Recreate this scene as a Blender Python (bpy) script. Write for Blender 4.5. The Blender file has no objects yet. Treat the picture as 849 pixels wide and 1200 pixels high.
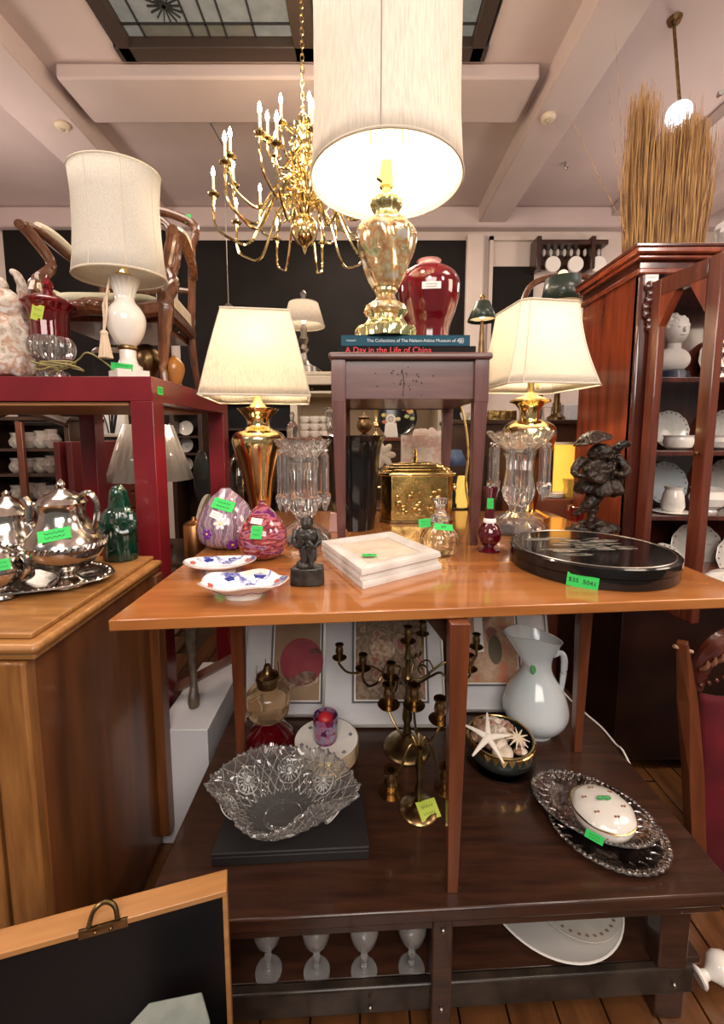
import bpy, math, random
from mathutils import Vector, Matrix, noise
random.seed(7)
PI = math.pi
sc = bpy.context.scene
# ---------------- camera, world, lights, exposure ----------------
F, PX, PY, TH, CZ = 490., 424.5, 564., math.radians(6), 1.51
cam = bpy.data.cameras.new('camera'); cam.sensor_fit = 'VERTICAL'; cam.sensor_height = 36
cam.lens = F/1200*36; cam.shift_y = -36/1200; cam.clip_start = .02
co = bpy.data.objects.new('camera', cam); sc.collection.objects.link(co)
co.location = (0, 0, CZ); co.rotation_euler = (PI/2-TH, 0, 0); sc.camera = co
wd = bpy.data.worlds.new('world'); sc.world = wd; wd.use_nodes = True
wd.node_tree.nodes['Background'].inputs[0].default_value = (1, .93, .85, 1)
wd.node_tree.nodes['Background'].inputs[1].default_value = .17
sc.view_settings.view_transform = 'Standard'; sc.view_settings.look = 'None'
sc.view_settings.gamma = 1; sc.view_settings.exposure = .45
def lamp(kind, loc, e, col=(1, .82, .6), size=.05, rot=None, sy=None):
    d = bpy.data.lights.new(kind.lower()+'_light', kind); d.energy = e; d.color = col
    if kind == 'AREA':
        d.size = size
        if sy: d.shape = 'RECTANGLE'; d.size_y = sy
    else: d.shadow_soft_size = size
    o = bpy.data.objects.new(kind.lower()+'_light', d); sc.collection.objects.link(o); o.location = loc
    if rot: o.rotation_euler = rot
    return o
lamp('AREA', (0.3, -1.9, 2.9), 66, (1, .92, .84), 2.4, (math.radians(62), 0, 0), 1.2)      # shop light behind the camera
lamp('AREA', (-1.5, 1.6, 4.3), 45, (1, .86, .72), 1.5, (0, 0, 0), 1.5)                # area lights added under the ceiling for overall brightness
lamp('AREA', (2.6, 1.0, 4.3), 40, (1, .84, .68), 1.2, (0, 0, 0), 1.2)
lamp('AREA', (0.0, 4.9, 4.2), 35, (1, .84, .68), 1.5, (0, 0, 0), .8)
for x_, y_, e_ in ((-2.6, -.6, 62), (2.4, -.4, 62), (.0, -1.0, 48), (-3.6, 4.0, 46), (3.4, 4.2, 38)): lamp('POINT', (x_, y_, 3.2), e_, (1, .84, .74), .25)   # unseen point lights added to brighten the ceiling
lamp('POINT', (-.43, 3.1, 3.9), 14, (1, .8, .6), .2)   # glow above the chandelier
lamp('AREA', (2.8, 1.2, 2.6), 14, (1, .8, .62), .8, (0, math.radians(70), 0), .8)       # warm area light from the right

# ---------------- projection helpers: a pixel of the photograph to a point of the place ----------------
ct, st = math.cos(TH), math.sin(TH)
def ray(px, py):
    u = (px-PX)/F; v = (PY-py)/F
    return (u, ct+v*st, -st+v*ct)
def W(px, py, Y):
    r = ray(px, py); k = Y/r[1]; return Vector((r[0]*k, Y, CZ+r[2]*k))
def G(px, py, z):
    r = ray(px, py); k = (z-CZ)/r[2]; return Vector((r[0]*k, r[1]*k, z))
def SC(y, z): return (y*ct-(z-CZ)*st)/F          # metres per pixel at that depth

# ---------------- mesh builder ----------------
def cat(pts, n=6):
    pts = [Vector(p) for p in pts]; out = []
    for i in range(len(pts)-1):
        p0 = pts[max(i-1, 0)]; p1 = pts[i]; p2 = pts[i+1]; p3 = pts[min(i+2, len(pts)-1)]
        for k in range(n):
            t = k/n
            out.append(.5*((2*p1)+(-p0+p2)*t+(2*p0-5*p1+4*p2-p3)*t*t+(-p0+3*p1-3*p2+p3)*t**3))
    out.append(pts[-1]); return out
class B:
    def __init__(s): s.v = []; s.f = []
    def add(s, vs, fs, M=None):
        n = len(s.v)
        s.v += [tuple(M @ Vector(p)) if M else tuple(p) for p in vs]
        s.f += [tuple(i+n for i in f) for f in fs]; return s
    def box(s, c, d, rz=0, M=None):
        x, y, z = d[0]/2, d[1]/2, d[2]/2
        vs = [(a, b, e) for a in (-x, x) for b in (-y, y) for e in (-z, z)]
        fs = [(0, 1, 3, 2), (4, 6, 7, 5), (0, 4, 5, 1), (2, 3, 7, 6), (0, 2, 6, 4), (1, 5, 7, 3)]
        m = Matrix.Translation(Vector(c)) @ Matrix.Rotation(rz, 4, 'Z')
        if M: m = M @ m
        return s.add(vs, fs, m)
    def taper(s, x0, y0, z0, w0, x1, y1, z1, w1):   # square tapered bar
        vs = [(x+a*w, y+b*w, z) for (x, y, z, w) in ((x0, y0, z0, w0/2), (x1, y1, z1, w1/2)) for a, b in ((-1, -1), (1, -1), (1, 1), (-1, 1))]
        return s.add(vs, [(3, 2, 1, 0), (4, 5, 6, 7)]+[(i, (i+1) % 4, 4+(i+1) % 4, 4+i) for i in range(4)])
    def prism(s, poly, z0, z1, M=None, sc1=1., sc0=1.):
        n = len(poly); cx = sum(p[0] for p in poly)/n; cy = sum(p[1] for p in poly)/n
        f = lambda p, k: (cx+(p[0]-cx)*k, cy+(p[1]-cy)*k)
        vs = [(*f(p, sc0), z0) for p in poly]+[(*f(p, sc1), z1) for p in poly]
        return s.add(vs, [tuple(range(n))[::-1], tuple(range(n, 2*n))]+[(i, (i+1) % n, n+(i+1) % n, n+i) for i in range(n)], M)
    def lathe(s, pts, seg=32, c=(0, 0, 0), mod=None, M=None, caps=True):
        vs = []; n = len(pts)
        for i, (r, z) in enumerate(pts):
            for k in range(seg):
                a = 2*PI*k/seg; rr, zz = (mod(a, i, r, z) if mod else (r, z))
                vs.append((c[0]+rr*math.cos(a), c[1]+rr*math.sin(a), c[2]+zz))
        fs = [(i*seg+k, i*seg+(k+1) % seg, (i+1)*seg+(k+1) % seg, (i+1)*seg+k) for i in range(n-1) for k in range(seg)]
        if caps:
            if pts[0][0] > 1e-5: fs.append(tuple(range(seg))[::-1])
            if pts[-1][0] > 1e-5: fs.append(tuple((n-1)*seg+k for k in range(seg)))
        return s.add(vs, fs, M)
    def tube(s, pts, r, seg=8, sm=0, closed=False, flat=1.):
        if sm: 
            if not isinstance(r, (int, float)):
                q = cat([(x, 0, 0) for x in r], sm); r = [max(v.x, 1e-4) for v in q]
            pts = cat(pts, sm)
        pts = [Vector(p) for p in pts]; n = len(pts)
        if isinstance(r, (int, float)): r = [r]*n
        up = Vector((0, 0, 1)); vs = []
        for i, p in enumerate(pts):
            t = ((pts[(i+1) % n]-pts[i-1]) if closed else (pts[min(i+1, n-1)]-pts[max(i-1, 0)])).normalized()
            a = t.cross(up)
            if a.length < .05: a = t.cross(Vector((0, 1, 0)))
            a.normalize(); b = a.cross(t)
            if i and (a.dot(pa) < 0): a = -a; b = -b
            pa = a
            for k in range(seg):
                q = 2*PI*k/seg; vs.append(p+a*math.cos(q)*r[i]+b*math.sin(q)*r[i]*flat)
        m = n if closed else n-1
        fs = [(i*seg+k, i*seg+(k+1) % seg, ((i+1) % n)*seg+(k+1) % seg, ((i+1) % n)*seg+k) for i in range(m) for k in range(seg)]
        if not closed: fs += [tuple(range(seg))[::-1], tuple((n-1)*seg+k for k in range(seg))]
        return s.add(vs, fs)
    def ball(s, c, r, seg=16, ring=10, M=None, mod=None):
        if isinstance(r, (int, float)): r = (r, r, r)
        vs = []
        for i in range(ring+1):
            p = PI*i/ring
            for k in range(seg):
                a = 2*PI*k/seg; d = Vector((math.sin(p)*math.cos(a), math.sin(p)*math.sin(a), -math.cos(p)))
                if mod: d = d*mod(d)
                vs.append((c[0]+d.x*r[0], c[1]+d.y*r[1], c[2]+d.z*r[2]))
        fs = [(i*seg+k, i*seg+(k+1) % seg, (i+1)*seg+(k+1) % seg, (i+1)*seg+k) for i in range(ring) for k in range(seg)]
        return s.add(vs, fs, M)
    def grid(s, fn, nu, nv, wrap=False):
        vs = [fn(i/nu, j/nv) for j in range(nv+1) for i in range(nu+1)]
        return s.add(vs, [(j*(nu+1)+i, j*(nu+1)+i+1, (j+1)*(nu+1)+i+1, (j+1)*(nu+1)+i) for j in range(nv) for i in range(nu)])
    def ob(s, name, m, parent=None, loc=None, smooth=35, bevel=0, solid=0, sub=0, rz=0):
        me = bpy.data.meshes.new(name); me.from_pydata(s.v, [], s.f); me.update()
        import bmesh
        bm = bmesh.new(); bm.from_mesh(me); bmesh.ops.remove_doubles(bm, verts=bm.verts, dist=1e-6)
        bmesh.ops.recalc_face_normals(bm, faces=bm.faces); bm.to_mesh(me); bm.free()
        if smooth:
            for p in me.polygons: p.use_smooth = True
            me.set_sharp_from_angle(angle=math.radians(smooth))
        me.materials.append(m)
        o = bpy.data.objects.new(name, me); sc.collection.objects.link(o)
        if parent: o.parent = parent
        if loc: o.location = loc
        o.rotation_euler.z = rz
        if solid: q = o.modifiers.new('s', 'SOLIDIFY'); q.thickness = solid; q.offset = 0
        if sub: q = o.modifiers.new('u', 'SUBSURF'); q.levels = q.render_levels = sub
        if bevel: q = o.modifiers.new('b', 'BEVEL'); q.width = bevel; q.segments = 2; q.limit_method = 'ANGLE'
        return o
def tag(o, label, ct_, group=None):
    o['label'] = label; o['category'] = ct_
    if group: o['group'] = group
    return o
def thing(name, label, ct_, loc=(0, 0, 0), group=None, rz=0):
    o = bpy.data.objects.new(name, None); sc.collection.objects.link(o); o.empty_display_size = .05
    o.location = loc; o.rotation_euler.z = rz; return tag(o, label, ct_, group)
def struct(o): o['kind'] = 'structure'; return o
def copy_tree(o, parent=None, loc=None, label=None, rz=None):
    c = o.copy(); sc.collection.objects.link(c)
    if parent: c.parent = parent
    if loc is not None: c.location = loc
    if rz is not None: c.rotation_euler.z = rz
    if label: c['label'] = label
    for ch in list(o.children): copy_tree(ch, c)
    return c

def rough(o, k, size, lv=2):
    q = o.modifiers.new('u', 'SUBSURF'); q.levels = q.render_levels = lv; q.subdivision_type = 'CATMULL_CLARK'
    tx = bpy.data.textures.new('carving', 'CLOUDS'); tx.noise_scale = size; tx.noise_depth = 3
    d = o.modifiers.new('d', 'DISPLACE'); d.texture = tx; d.strength = k; d.texture_coords = 'LOCAL'; d.mid_level = .5
# ---------------- materials ----------------
MC = {}
def mat(n, col, rough=.5, metal=0, c2=None, ns=20, mix=.5, bump=0, bs=60, trans=0, ior=1.45, coat=0, em=None, es=0, sheen=0, stretch=(1, 1, 1), spec=.5, kind='noise', lo=.35, hi=.65, thin=0):
    if n in MC: return MC[n]
    m = bpy.data.materials.new(n); m.use_nodes = True; nt = m.node_tree; N = nt.nodes; L = nt.links
    p = N['Principled BSDF']; p.inputs['Base Color'].default_value = (*col, 1)
    p.inputs['Roughness'].default_value = rough; p.inputs['Metallic'].default_value = metal
    p.inputs['Transmission Weight'].default_value = trans; p.inputs['IOR'].default_value = ior
    p.inputs['Coat Weight'].default_value = coat; p.inputs['Coat Roughness'].default_value = .08
    p.inputs['Specular IOR Level'].default_value = spec
    if em: p.inputs['Emission Color'].default_value = (*em, 1); p.inputs['Emission Strength'].default_value = es
    if sheen: p.inputs['Sheen Weight'].default_value = sheen
    if c2 or bump:
        tc = N.new('ShaderNodeTexCoord'); mp = N.new('ShaderNodeMapping'); L.new(tc.outputs['Object'], mp.inputs[0])
        mp.inputs['Scale'].default_value = stretch
    if c2:
        if kind == 'voronoi':
            t = N.new('ShaderNodeTexVoronoi'); t.inputs['Scale'].default_value = ns; o = t.outputs['Distance']
        elif kind == 'cell':
            t = N.new('ShaderNodeTexVoronoi'); t.inputs['Scale'].default_value = ns
            sp = N.new('ShaderNodeSeparateColor'); L.new(t.outputs['Color'], sp.inputs[0]); o = sp.outputs[0]
        elif kind == 'wave':
            t = N.new('ShaderNodeTexWave'); t.inputs['Scale'].default_value = ns; t.inputs['Distortion'].default_value = 6; t.inputs['Detail'].default_value = 3; o = t.outputs[1]
        else:
            t = N.new('ShaderNodeTexNoise'); t.inputs['Scale'].default_value = ns; t.inputs['Detail'].default_value = 5; o = t.outputs[0]
        L.new(mp.outputs[0], t.inputs['Vector'])
        cr = N.new('ShaderNodeValToRGB'); L.new(o, cr.inputs[0])
        cr.color_ramp.elements[0].position = lo; cr.color_ramp.elements[1].position = hi
        cr.color_ramp.elements[0].color = (*col, 1)
        cs = c2 if isinstance(c2[0], (tuple, list)) else [c2]
        cr.color_ramp.elements[1].color = (*cs[-1], 1)
        for i, cc in enumerate(cs[:-1]):
            e = cr.color_ramp.elements.new(lo+(hi-lo)*(i+1)/len(cs)); e.color = (*cc, 1)
        if kind == 'cell': cr.color_ramp.interpolation = 'CONSTANT'
        L.new(cr.outputs[0], p.inputs['Base Color'])
    if bump:
        t2 = N.new('ShaderNodeTexNoise'); t2.inputs['Scale'].default_value = bs; t2.inputs['Detail'].default_value = 3
        L.new(mp.outputs[0], t2.inputs['Vector'])
        b = N.new('ShaderNodeBump'); b.inputs['Strength'].default_value = bump; b.inputs['Distance'].default_value = .004
        L.new(t2.outputs[0], b.inputs['Height']); L.new(b.outputs[0], p.inputs['Normal'])
    MC[n] = m; return m
def wood(n, c1, c2, ax='y', rough=.3, s=6., coat=.3, bump=.05):
    k = {'x': (1, 9, 9), 'y': (9, 1, 9), 'z': (9, 9, 1)}[ax]
    return mat(n, c1, rough, c2=c2, ns=s, stretch=k, coat=coat, bump=bump, bs=s*4, lo=.3, hi=.7)
def glow_shade(n, col, tr, cloth=0):
    if n in MC: return MC[n]
    m = bpy.data.materials.new(n); m.use_nodes = True; nt = m.node_tree; N = nt.nodes; L = nt.links
    N.remove(N['Principled BSDF']); out = N['Material Output']
    d = N.new('ShaderNodeBsdfDiffuse'); t = N.new('ShaderNodeBsdfTranslucent'); mx = N.new('ShaderNodeMixShader')
    tc = N.new('ShaderNodeTexCoord'); mp = N.new('ShaderNodeMapping'); mp.inputs['Scale'].default_value = (14, 14, 1.2) if cloth else (20, 20, 20)
    nz = N.new('ShaderNodeTexNoise'); nz.inputs['Scale'].default_value = 12; nz.inputs['Detail'].default_value = 4
    L.new(tc.outputs['Object'], mp.inputs[0]); L.new(mp.outputs[0], nz.inputs['Vector'])
    cr = N.new('ShaderNodeValToRGB'); cr.color_ramp.elements[0].color = (*[c*.82 for c in col], 1); cr.color_ramp.elements[1].color = (*col, 1)
    cr.color_ramp.elements[0].position = .3; cr.color_ramp.elements[1].position = .6
    L.new(nz.outputs[0], cr.inputs[0]); L.new(cr.outputs[0], d.inputs[0]); L.new(cr.outputs[0], t.inputs[0])
    mx.inputs[0].default_value = tr; L.new(d.outputs[0], mx.inputs[1]); L.new(t.outputs[0], mx.inputs[2]); L.new(mx.outputs[0], out.inputs[0])
    MC[n] = m; return m
plaster = mat('plaster', (.62, .51, .46), .85, c2=(.70, .60, .54), ns=1.2, bump=.03, bs=40)
plaster_c = mat('ceiling_plaster', (.54, .43, .41), .9, c2=(.62, .51, .485), ns=.8, bump=.03, bs=30)
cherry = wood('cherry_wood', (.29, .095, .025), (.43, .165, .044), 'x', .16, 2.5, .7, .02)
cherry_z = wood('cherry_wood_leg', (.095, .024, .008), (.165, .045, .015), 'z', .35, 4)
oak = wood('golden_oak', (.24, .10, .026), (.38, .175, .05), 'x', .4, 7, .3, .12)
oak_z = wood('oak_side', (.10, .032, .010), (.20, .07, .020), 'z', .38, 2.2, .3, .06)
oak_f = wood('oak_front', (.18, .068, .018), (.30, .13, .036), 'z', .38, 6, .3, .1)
darkwood = wood('dark_oak', (.021, .009, .0055), (.055, .021, .011), 'x', .3, 5, .3, .1)
purplewood = wood('plum_brown_wood', (.10, .045, .04), (.16, .075, .065), 'x', .35, 4, .3, .03)
purplewood_z = wood('plum_brown_leg', (.085, .03, .025), (.15, .055, .045), 'z', .35, 4, .3, .03)
mahog = wood('mahogany', (.13, .024, .01), (.27, .055, .02), 'z', .22, 3, .6, .02)
mahog_d = wood('dark_mahogany', (.045, .010, .006), (.10, .022, .012), 'z', .2, 3, .6, .02)
chairwood = wood('walnut_chair', (.075, .026, .010), (.16, .058, .024), 'z', .25, 6, .5, .03)
redlac = mat('red_lacquer', (.15, .008, .014), .28, c2=(.20, .010, .017), ns=3, coat=.3)
brass = mat('polished_brass', (.88, .68, .30), .12, 1, c2=(.92, .76, .40), ns=8)
abrass = mat('aged_brass', (.26, .18, .075), .3, 1, c2=(.13, .09, .045), ns=25, bump=.1)
brass_d = mat('dark_brass', (.28, .18, .08), .32, 1, c2=(.16, .10, .05), ns=30)
silver = mat('silver', (.56, .52, .47), .15, 1, c2=(.38, .34, .31), ns=12, bump=.06, bs=50)
silver_d = mat('tarnished_silver', (.60, .55, .52), .2, 1, c2=(.22, .19, .18), ns=30, bump=.7, bs=70)
pewter = mat('pewter', (.36, .33, .30), .3, 1)
glass = mat('clear_glass', (.99, .98, .97), .01, trans=1, ior=1.45)
crystal = mat('cut_crystal', (.97, .95, .93), .01, trans=.95, ior=1.55, bump=.12, bs=40)
ruby = mat('ruby_glass', (.42, .006, .02), .03, trans=.85, ior=1.5, coat=.5)
amber = mat('amber_glass', (.85, .62, .38), .03, trans=.9, ior=1.45)
porc = mat('white_porcelain', (.80, .76, .70), .15, coat=.5)
bporc = mat('bluish_porcelain', (.60, .64, .66), .15, coat=.6)
blue = mat('cobalt_glaze', (.02, .03, .22), .15, coat=.6)
black = mat('black_gloss', (.008, .007, .007), .12, coat=.4, spec=.3)
blackm = mat('black_matte', (.014, .012, .012), .6)
blackstone = mat('black_stone', (.015, .013, .012), .25, c2=(.04, .035, .03), ns=40, bump=.3, bs=80)
greentag = mat('green_tag', (.03, .55, .10), .6)
yellowtag = mat('yellow_tag', (.50, .62, .08), .6)
whitetag = mat('white_tag', (.85, .82, .78), .6)
ink = mat('ink', (.02, .03, .03), .6)
gold = mat('gold_trim', (.75, .50, .18), .2, 1)
bulbm = mat('lit_bulb', (1, .8, .5), .4, em=(1, .74, .42), es=85)
candle = mat('candle_sleeve', (.85, .78, .62), .4)
# ---------------- the room ----------------
ZC, YW = 4.54, 6.0
struct(B().box((0, 2.5, -.06), (12, 11, .04)).ob('floor', mat('floor_base', (.05, .025, .012), .6)))
fl = bpy.data.objects['floor']
fp = wood('amber_floor', (.07, .025, .009), (.15, .06, .02), 'y', .3, 3)
plank = None
for i in range(24):
    for j in range(2):
        x = -1.5+i*.13; y = .9+j*1.6-(i % 3)*.25
        if plank is None: plank = B().box((0, 0, 0), (.125, 1.59, .04)).ob('floorboard', fp, fl, bevel=.002); o = plank
        else: o = plank.copy(); sc.collection.objects.link(o)
        o.location = (x, y, -.02)
struct(B().box((.2, 6.1, 2.27), (12.2, .2, 4.6)).ob('wall_back', plaster))
struct(B().box((-6, 2, 2.27), (.1, 8, 4.6)).ob('wall_left', plaster))
struct(B().box((6.2, 2, 2.27), (.1, 8, 4.6)).ob('wall_right', plaster))
# ceiling with the stained-glass skylight opening, x -1.91..0.97, y 1.9..3.69
c = B(); x0, x1, y0, y1 = -1.93, .985, 1.7, 3.70
c.box((-3.97, 2, ZC+.06), (2*(3.97+x0), 8.2, .12)); c.box((3.6, 2, ZC+.06), (2*(3.6-x1), 8.2, .12))
c.box(((x0+x1)/2, (y1+6.1)/2, ZC+.06), (x1-x0, 6.1-y1, .12)); c.box(((x0+x1)/2, (y0-2.1)/2, ZC+.06), (x1-x0, y0+2.1, .12))
struct(c.ob('ceiling', plaster_c))
ce = bpy.data.objects['ceiling']
def beam(x, w, d=.22): return struct(B().box((x, 2, ZC-d/2+.01), (w, 7.96, d)).ob('ceiling_beam', plaster_c, bevel=.015))
for x, w in ((1.72, .36), (-2.85, .5), (4.3, .36)): beam(x, w)
struct(B().box(((x0+x1)/2-.05, 3.98, ZC-.06), (3.95, .5, .12)).ob('ceiling_beam', plaster_c, bevel=.02))
struct(B().box((.2, 5.92, ZC-.13), (11.6, .16, .26)).ob('trim_1', plaster_c, bevel=.03))
sky = B()
for a, b, cc, d in ((x0+.03, y0, x0+.13, y1), (x1-.13, y0, x1-.03, y1), (x0, y0, x1, y0+.1), (x0, y1-.13, x1, y1), (-.53, y0, -.36, y1)):
    sky.box(((a+cc)/2, (b+d)/2, ZC+.02), (cc-a, d-b, .1))
skf = struct(sky.ob('window_1', mat('skylight_frame', (.05, .032, .024), .5), bevel=.008))
pan = [mat('leaded_glass_pale', (.17, .17, .16), .25, em=(.5, .52, .48), es=.14, c2=(.11, .11, .10), ns=9), mat('leaded_glass_violet', (.16, .12, .13), .25, c2=(.10, .08, .10), ns=8, em=(.5, .38, .40), es=.07), mat('leaded_glass_green', (.10, .10, .08), .25, c2=(.14, .13, .11), ns=8, em=(.42, .40, .33), es=.06)]
lead = B()
for (a, b) in ((x0+.13, -.53), (-.36, x1-.13)):
    xs = [a, a+.13, a+.5, a+.63, a+.76, a+.98, b]; ys = [y1-.13, y1-.24, y1-.50, y1-.62, y1-.9, y1-1.2, y1-1.5, y0+.1]
    for i in range(len(xs)-1):
        for j in range(len(ys)-1):
            q = B().box(((xs[i]+xs[i+1])/2, (ys[j]+ys[j+1])/2, ZC+.05), (xs[i+1]-xs[i]-.012, ys[j]-ys[j+1]-.012, .01))
            q.ob('glass_pane', pan[0 if j % 3 == 1 or (i+j) % 5 == 0 else (1 if (i*j) % 3 else 2)], skf)
    for i in range(1, len(xs)-1): lead.box((xs[i], (y0+y1)/2, ZC+.045), (.014, y1-y0-.2, .02))
    for j in range(1, len(ys)-1): lead.box(((a+b)/2, ys[j], ZC+.045), (b-a, .014, .02))
    for k in range(8):
        lead.box((a+.38, y1-.37, ZC+.04), (.24, .008, .014), rz=k*PI/8)
lead.ob('lead_cames', mat('lead', (.03, .03, .03), .4), skf)
B().box(((x0+x1)/2, (y0+y1)/2, ZC+.13), (x1-x0+.1, y1-y0+.1, .04)).ob('backing_panel', blackm, skf)
# back wall features
def wallbox(name, label, c_, x0, y0, x1, y1, d, m, Y=6.0, bevel=0):
    a = W(x0, y0, Y); b = W(x1, y1, Y)
    return tag(B().box(((a.x+b.x)/2, Y-d/2, (a.z+b.z)/2), (b.x-a.x, d, a.z-b.z)).ob(name, m, bevel=bevel), label, c_)
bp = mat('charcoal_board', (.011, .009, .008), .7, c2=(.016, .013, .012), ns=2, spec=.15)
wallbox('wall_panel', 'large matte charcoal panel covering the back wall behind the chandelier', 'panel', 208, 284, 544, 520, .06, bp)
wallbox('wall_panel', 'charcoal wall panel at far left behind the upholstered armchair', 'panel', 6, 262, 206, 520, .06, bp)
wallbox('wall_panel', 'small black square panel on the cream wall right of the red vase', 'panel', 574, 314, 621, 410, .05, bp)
struct(B().box((W(556, 300, 5.93).x, 5.93, 2.1), (.22, .14, 4.2)).ob('trim_2', plaster, bevel=.01))
a = W(574, 278, 5.98); b = W(700, 470, 5.98)
q = B()
for (xa, za, xb, zb) in ((a.x, a.z, b.x, a.z-.05), (a.x, a.z, a.x+.05, b.z)): q.box(((xa+xb)/2, 5.97, (za+zb)/2), (abs(xb-xa), .05, abs(za-zb)))
struct(q.ob('trim_3', plaster))
# plate rack shelf of dark carved wood
r = thing('wall_rack', 'dark carved wooden wall shelf with arched cutouts on the back wall', 'shelf', W(668, 300, 5.85))
s = SC(5.85, 4)
m = darkwood
w = 80*s
B().box((0, 0, 12*s), (w, .2, .06)).ob('top_board', m, r, bevel=.005)
B().box((0, .08, -2*s), (w, .03, 22*s)).ob('back_board', m, r)
for x in (-w/2, w/2-.2): 
    B().box((x, 0, 0), (.06, .24, 36*s)).ob('side_bracket', m, r, bevel=.01)
q = B()
for k in range(9): q.ball((-w/2+.1+k*w/10, -.02, 3*s), (.025, .02, .05), 8, 6)
q.ob('carved_drops', mat('pale_drop', (.5, .44, .4), .5), r)
for k in range(3): B().lathe([(.001, 0), (.10, 0), (.10, .03), (.001, .03)], 20, M=Matrix.Translation((-w/2+.2+k*.3, -.06, -12*s)) @ Matrix.Rotation(PI/2, 4, 'X')).ob('arch_disc', porc, r)
# ceiling fittings: sensors, hook, pendant
for (px, py, lb) in ((73, 146, 'small cream smoke detector on the left ceiling beam'), (643, 136, 'small cream smoke detector on the right ceiling beam')):
    p = G(px, py, ZC-.21)
    t = thing('smoke_detector', lb, 'detector', (p.x, p.y, ZC-.21))
    B().lathe([(.001, 0), (.06, 0), (.065, -.02), (.045, -.04), (.001, -.04)], 24).ob('housing', mat('cream_plastic', (.72, .60, .45), .4), t)
    B().lathe([(.001, -.04), (.02, -.04), (.015, -.055), (.001, -.06)], 16).ob('sensor', mat('cream_plastic_dark', (.45, .36, .25), .4), t)
p = G(663, 190, ZC)
tag(B().tube([(0, 0, 0), (0, 0, -.05), (.02, 0, -.07), (.03, 0, -.05)], .008, 6, 3).ob('ceiling_hook', pewter, loc=(p.x, p.y, ZC)), 'tiny metal hook in the ceiling bay right of the beam', 'hook')
p = G(791, 22, ZC)
t = thing('pendant_lamp', 'glowing crystal globe pendant hanging above the straw bundle', 'pendant', (p.x, p.y, ZC))
zz = W(796, 132, p.y).z-ZC; dx = W(796, 132, p.y).x-p.x
B().lathe([(.001, 0), (.05, 0), (.04, -.03), (.01, -.045), (.001, -.05)], 20).ob('ceiling_rose', brass_d, t)
q = B()
n = 26
for k in range(n): q.ball((dx*k/n, 0, -.05+(zz+.12)*k/n), (.012, .012, .03), 6, 4)
q.ob('chain', brass_d, t)
B().ball((dx, 0, zz), (.085, .085, .07), 20, 12).ob('globe', mat('lit_globe', (.9, .95, 1), .2, em=(.85, .93, 1), es=.9, c2=(.25, .3, .38), ns=40, kind='voronoi'), t)
q = B()
for k in range(20):
    for j in range(3):
        a_ = 2*PI*k/20; q.ball((dx+.078*math.cos(a_)*(1-.2*j), .078*math.sin(a_)*(1-.2*j), zz-.02-.035*j), .012, 6, 4)
q.ob('crystal_beads', crystal, t)
lamp('POINT', (p.x+dx, p.y, ZC+zz-.15), 3, (.85, .93, 1), .08)
# angled duct rails, far right ceiling
tag(B().tube([W(848, 105, 4.0), W(815, 132, 4.6), W(690, 232, 5.9)], .035, 8).ob('ceiling_rail', pewter), 'grey rail running along the upper right wall to the back', 'rail')
tag(B().box(((W(849, 190, 4.0).x+.12), 5.0, W(835, 200, 5.0).z), (.12, 1.9, .12)).ob('ceiling_duct', mat('duct', (.5, .42, .4), .5)), 'square boxed duct beyond the straw bundle at far right', 'duct')

# ---------------- chandelier ----------------
CY = 3.1; cp = W(357, 262, CY); s = SC(CY, cp.z)
ch = thing('chandelier', 'large polished brass chandelier with three tiers of candle bulbs', 'chandelier', (cp.x, CY, cp.z))
def zpy(py): return W(357, py, CY).z-cp.z
B().lathe([(r_*s, zpy(y_)) for y_, r_ in ((298, .5), (294, 2), (290, 3), (288, 5), (284, 10), (278, 14), (270, 15.5), (262, 14.5), (256, 10), (252, 6), (248, 9), (244, 11), (238, 7), (230, 5), (222, 9), (214, 10), (206, 5), (196, 4), (188, 8), (180, 9), (172, 4), (160, 4), (152, 7), (146, 4), (142, 5), (138, 6), (132, 2), (128, .5))], 28).ob('central_column', brass, ch)
q = B()
zt = ZC-cp.z
n = int((zt-zpy(128))/.04)
for k in range(n): 
    M = Matrix.Translation((0, 0, zpy(128)+k*.04)) @ Matrix.Rotation(k*PI/2, 4, 'Z')
    q.add(*(lambda b: (b.v, b.f))(B().tube([(.012*math.cos(a_), 0, .026*math.sin(a_)) for a_ in [2*PI*i/8 for i in range(8)]], .0035, 4, closed=True)), M)
q.ob('chain', brass, ch)
B().lathe([(.001, zt), (.07, zt), (.06, zt-.03), (.02, zt-.05), (.001, zt-.05)], 20).ob('ceiling_rose', brass, ch)
q = B(); random.seed(17)
for k in range(40):
    a = k*2.4; z = zpy(250-k*2.6); R = random.uniform(.05, .13)
    q.tube([(.02*math.cos(a), .02*math.sin(a), z), (R*math.cos(a), R*math.sin(a), z+.05), (R*1.2*math.cos(a+.2), R*1.2*math.sin(a+.2), z), (R*.8*math.cos(a+.3), R*.8*math.sin(a+.3), z-.02)], .006, 5, 4)
q.ob('scroll_ornaments', brass, ch)['kind'] = 'stuff'
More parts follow.
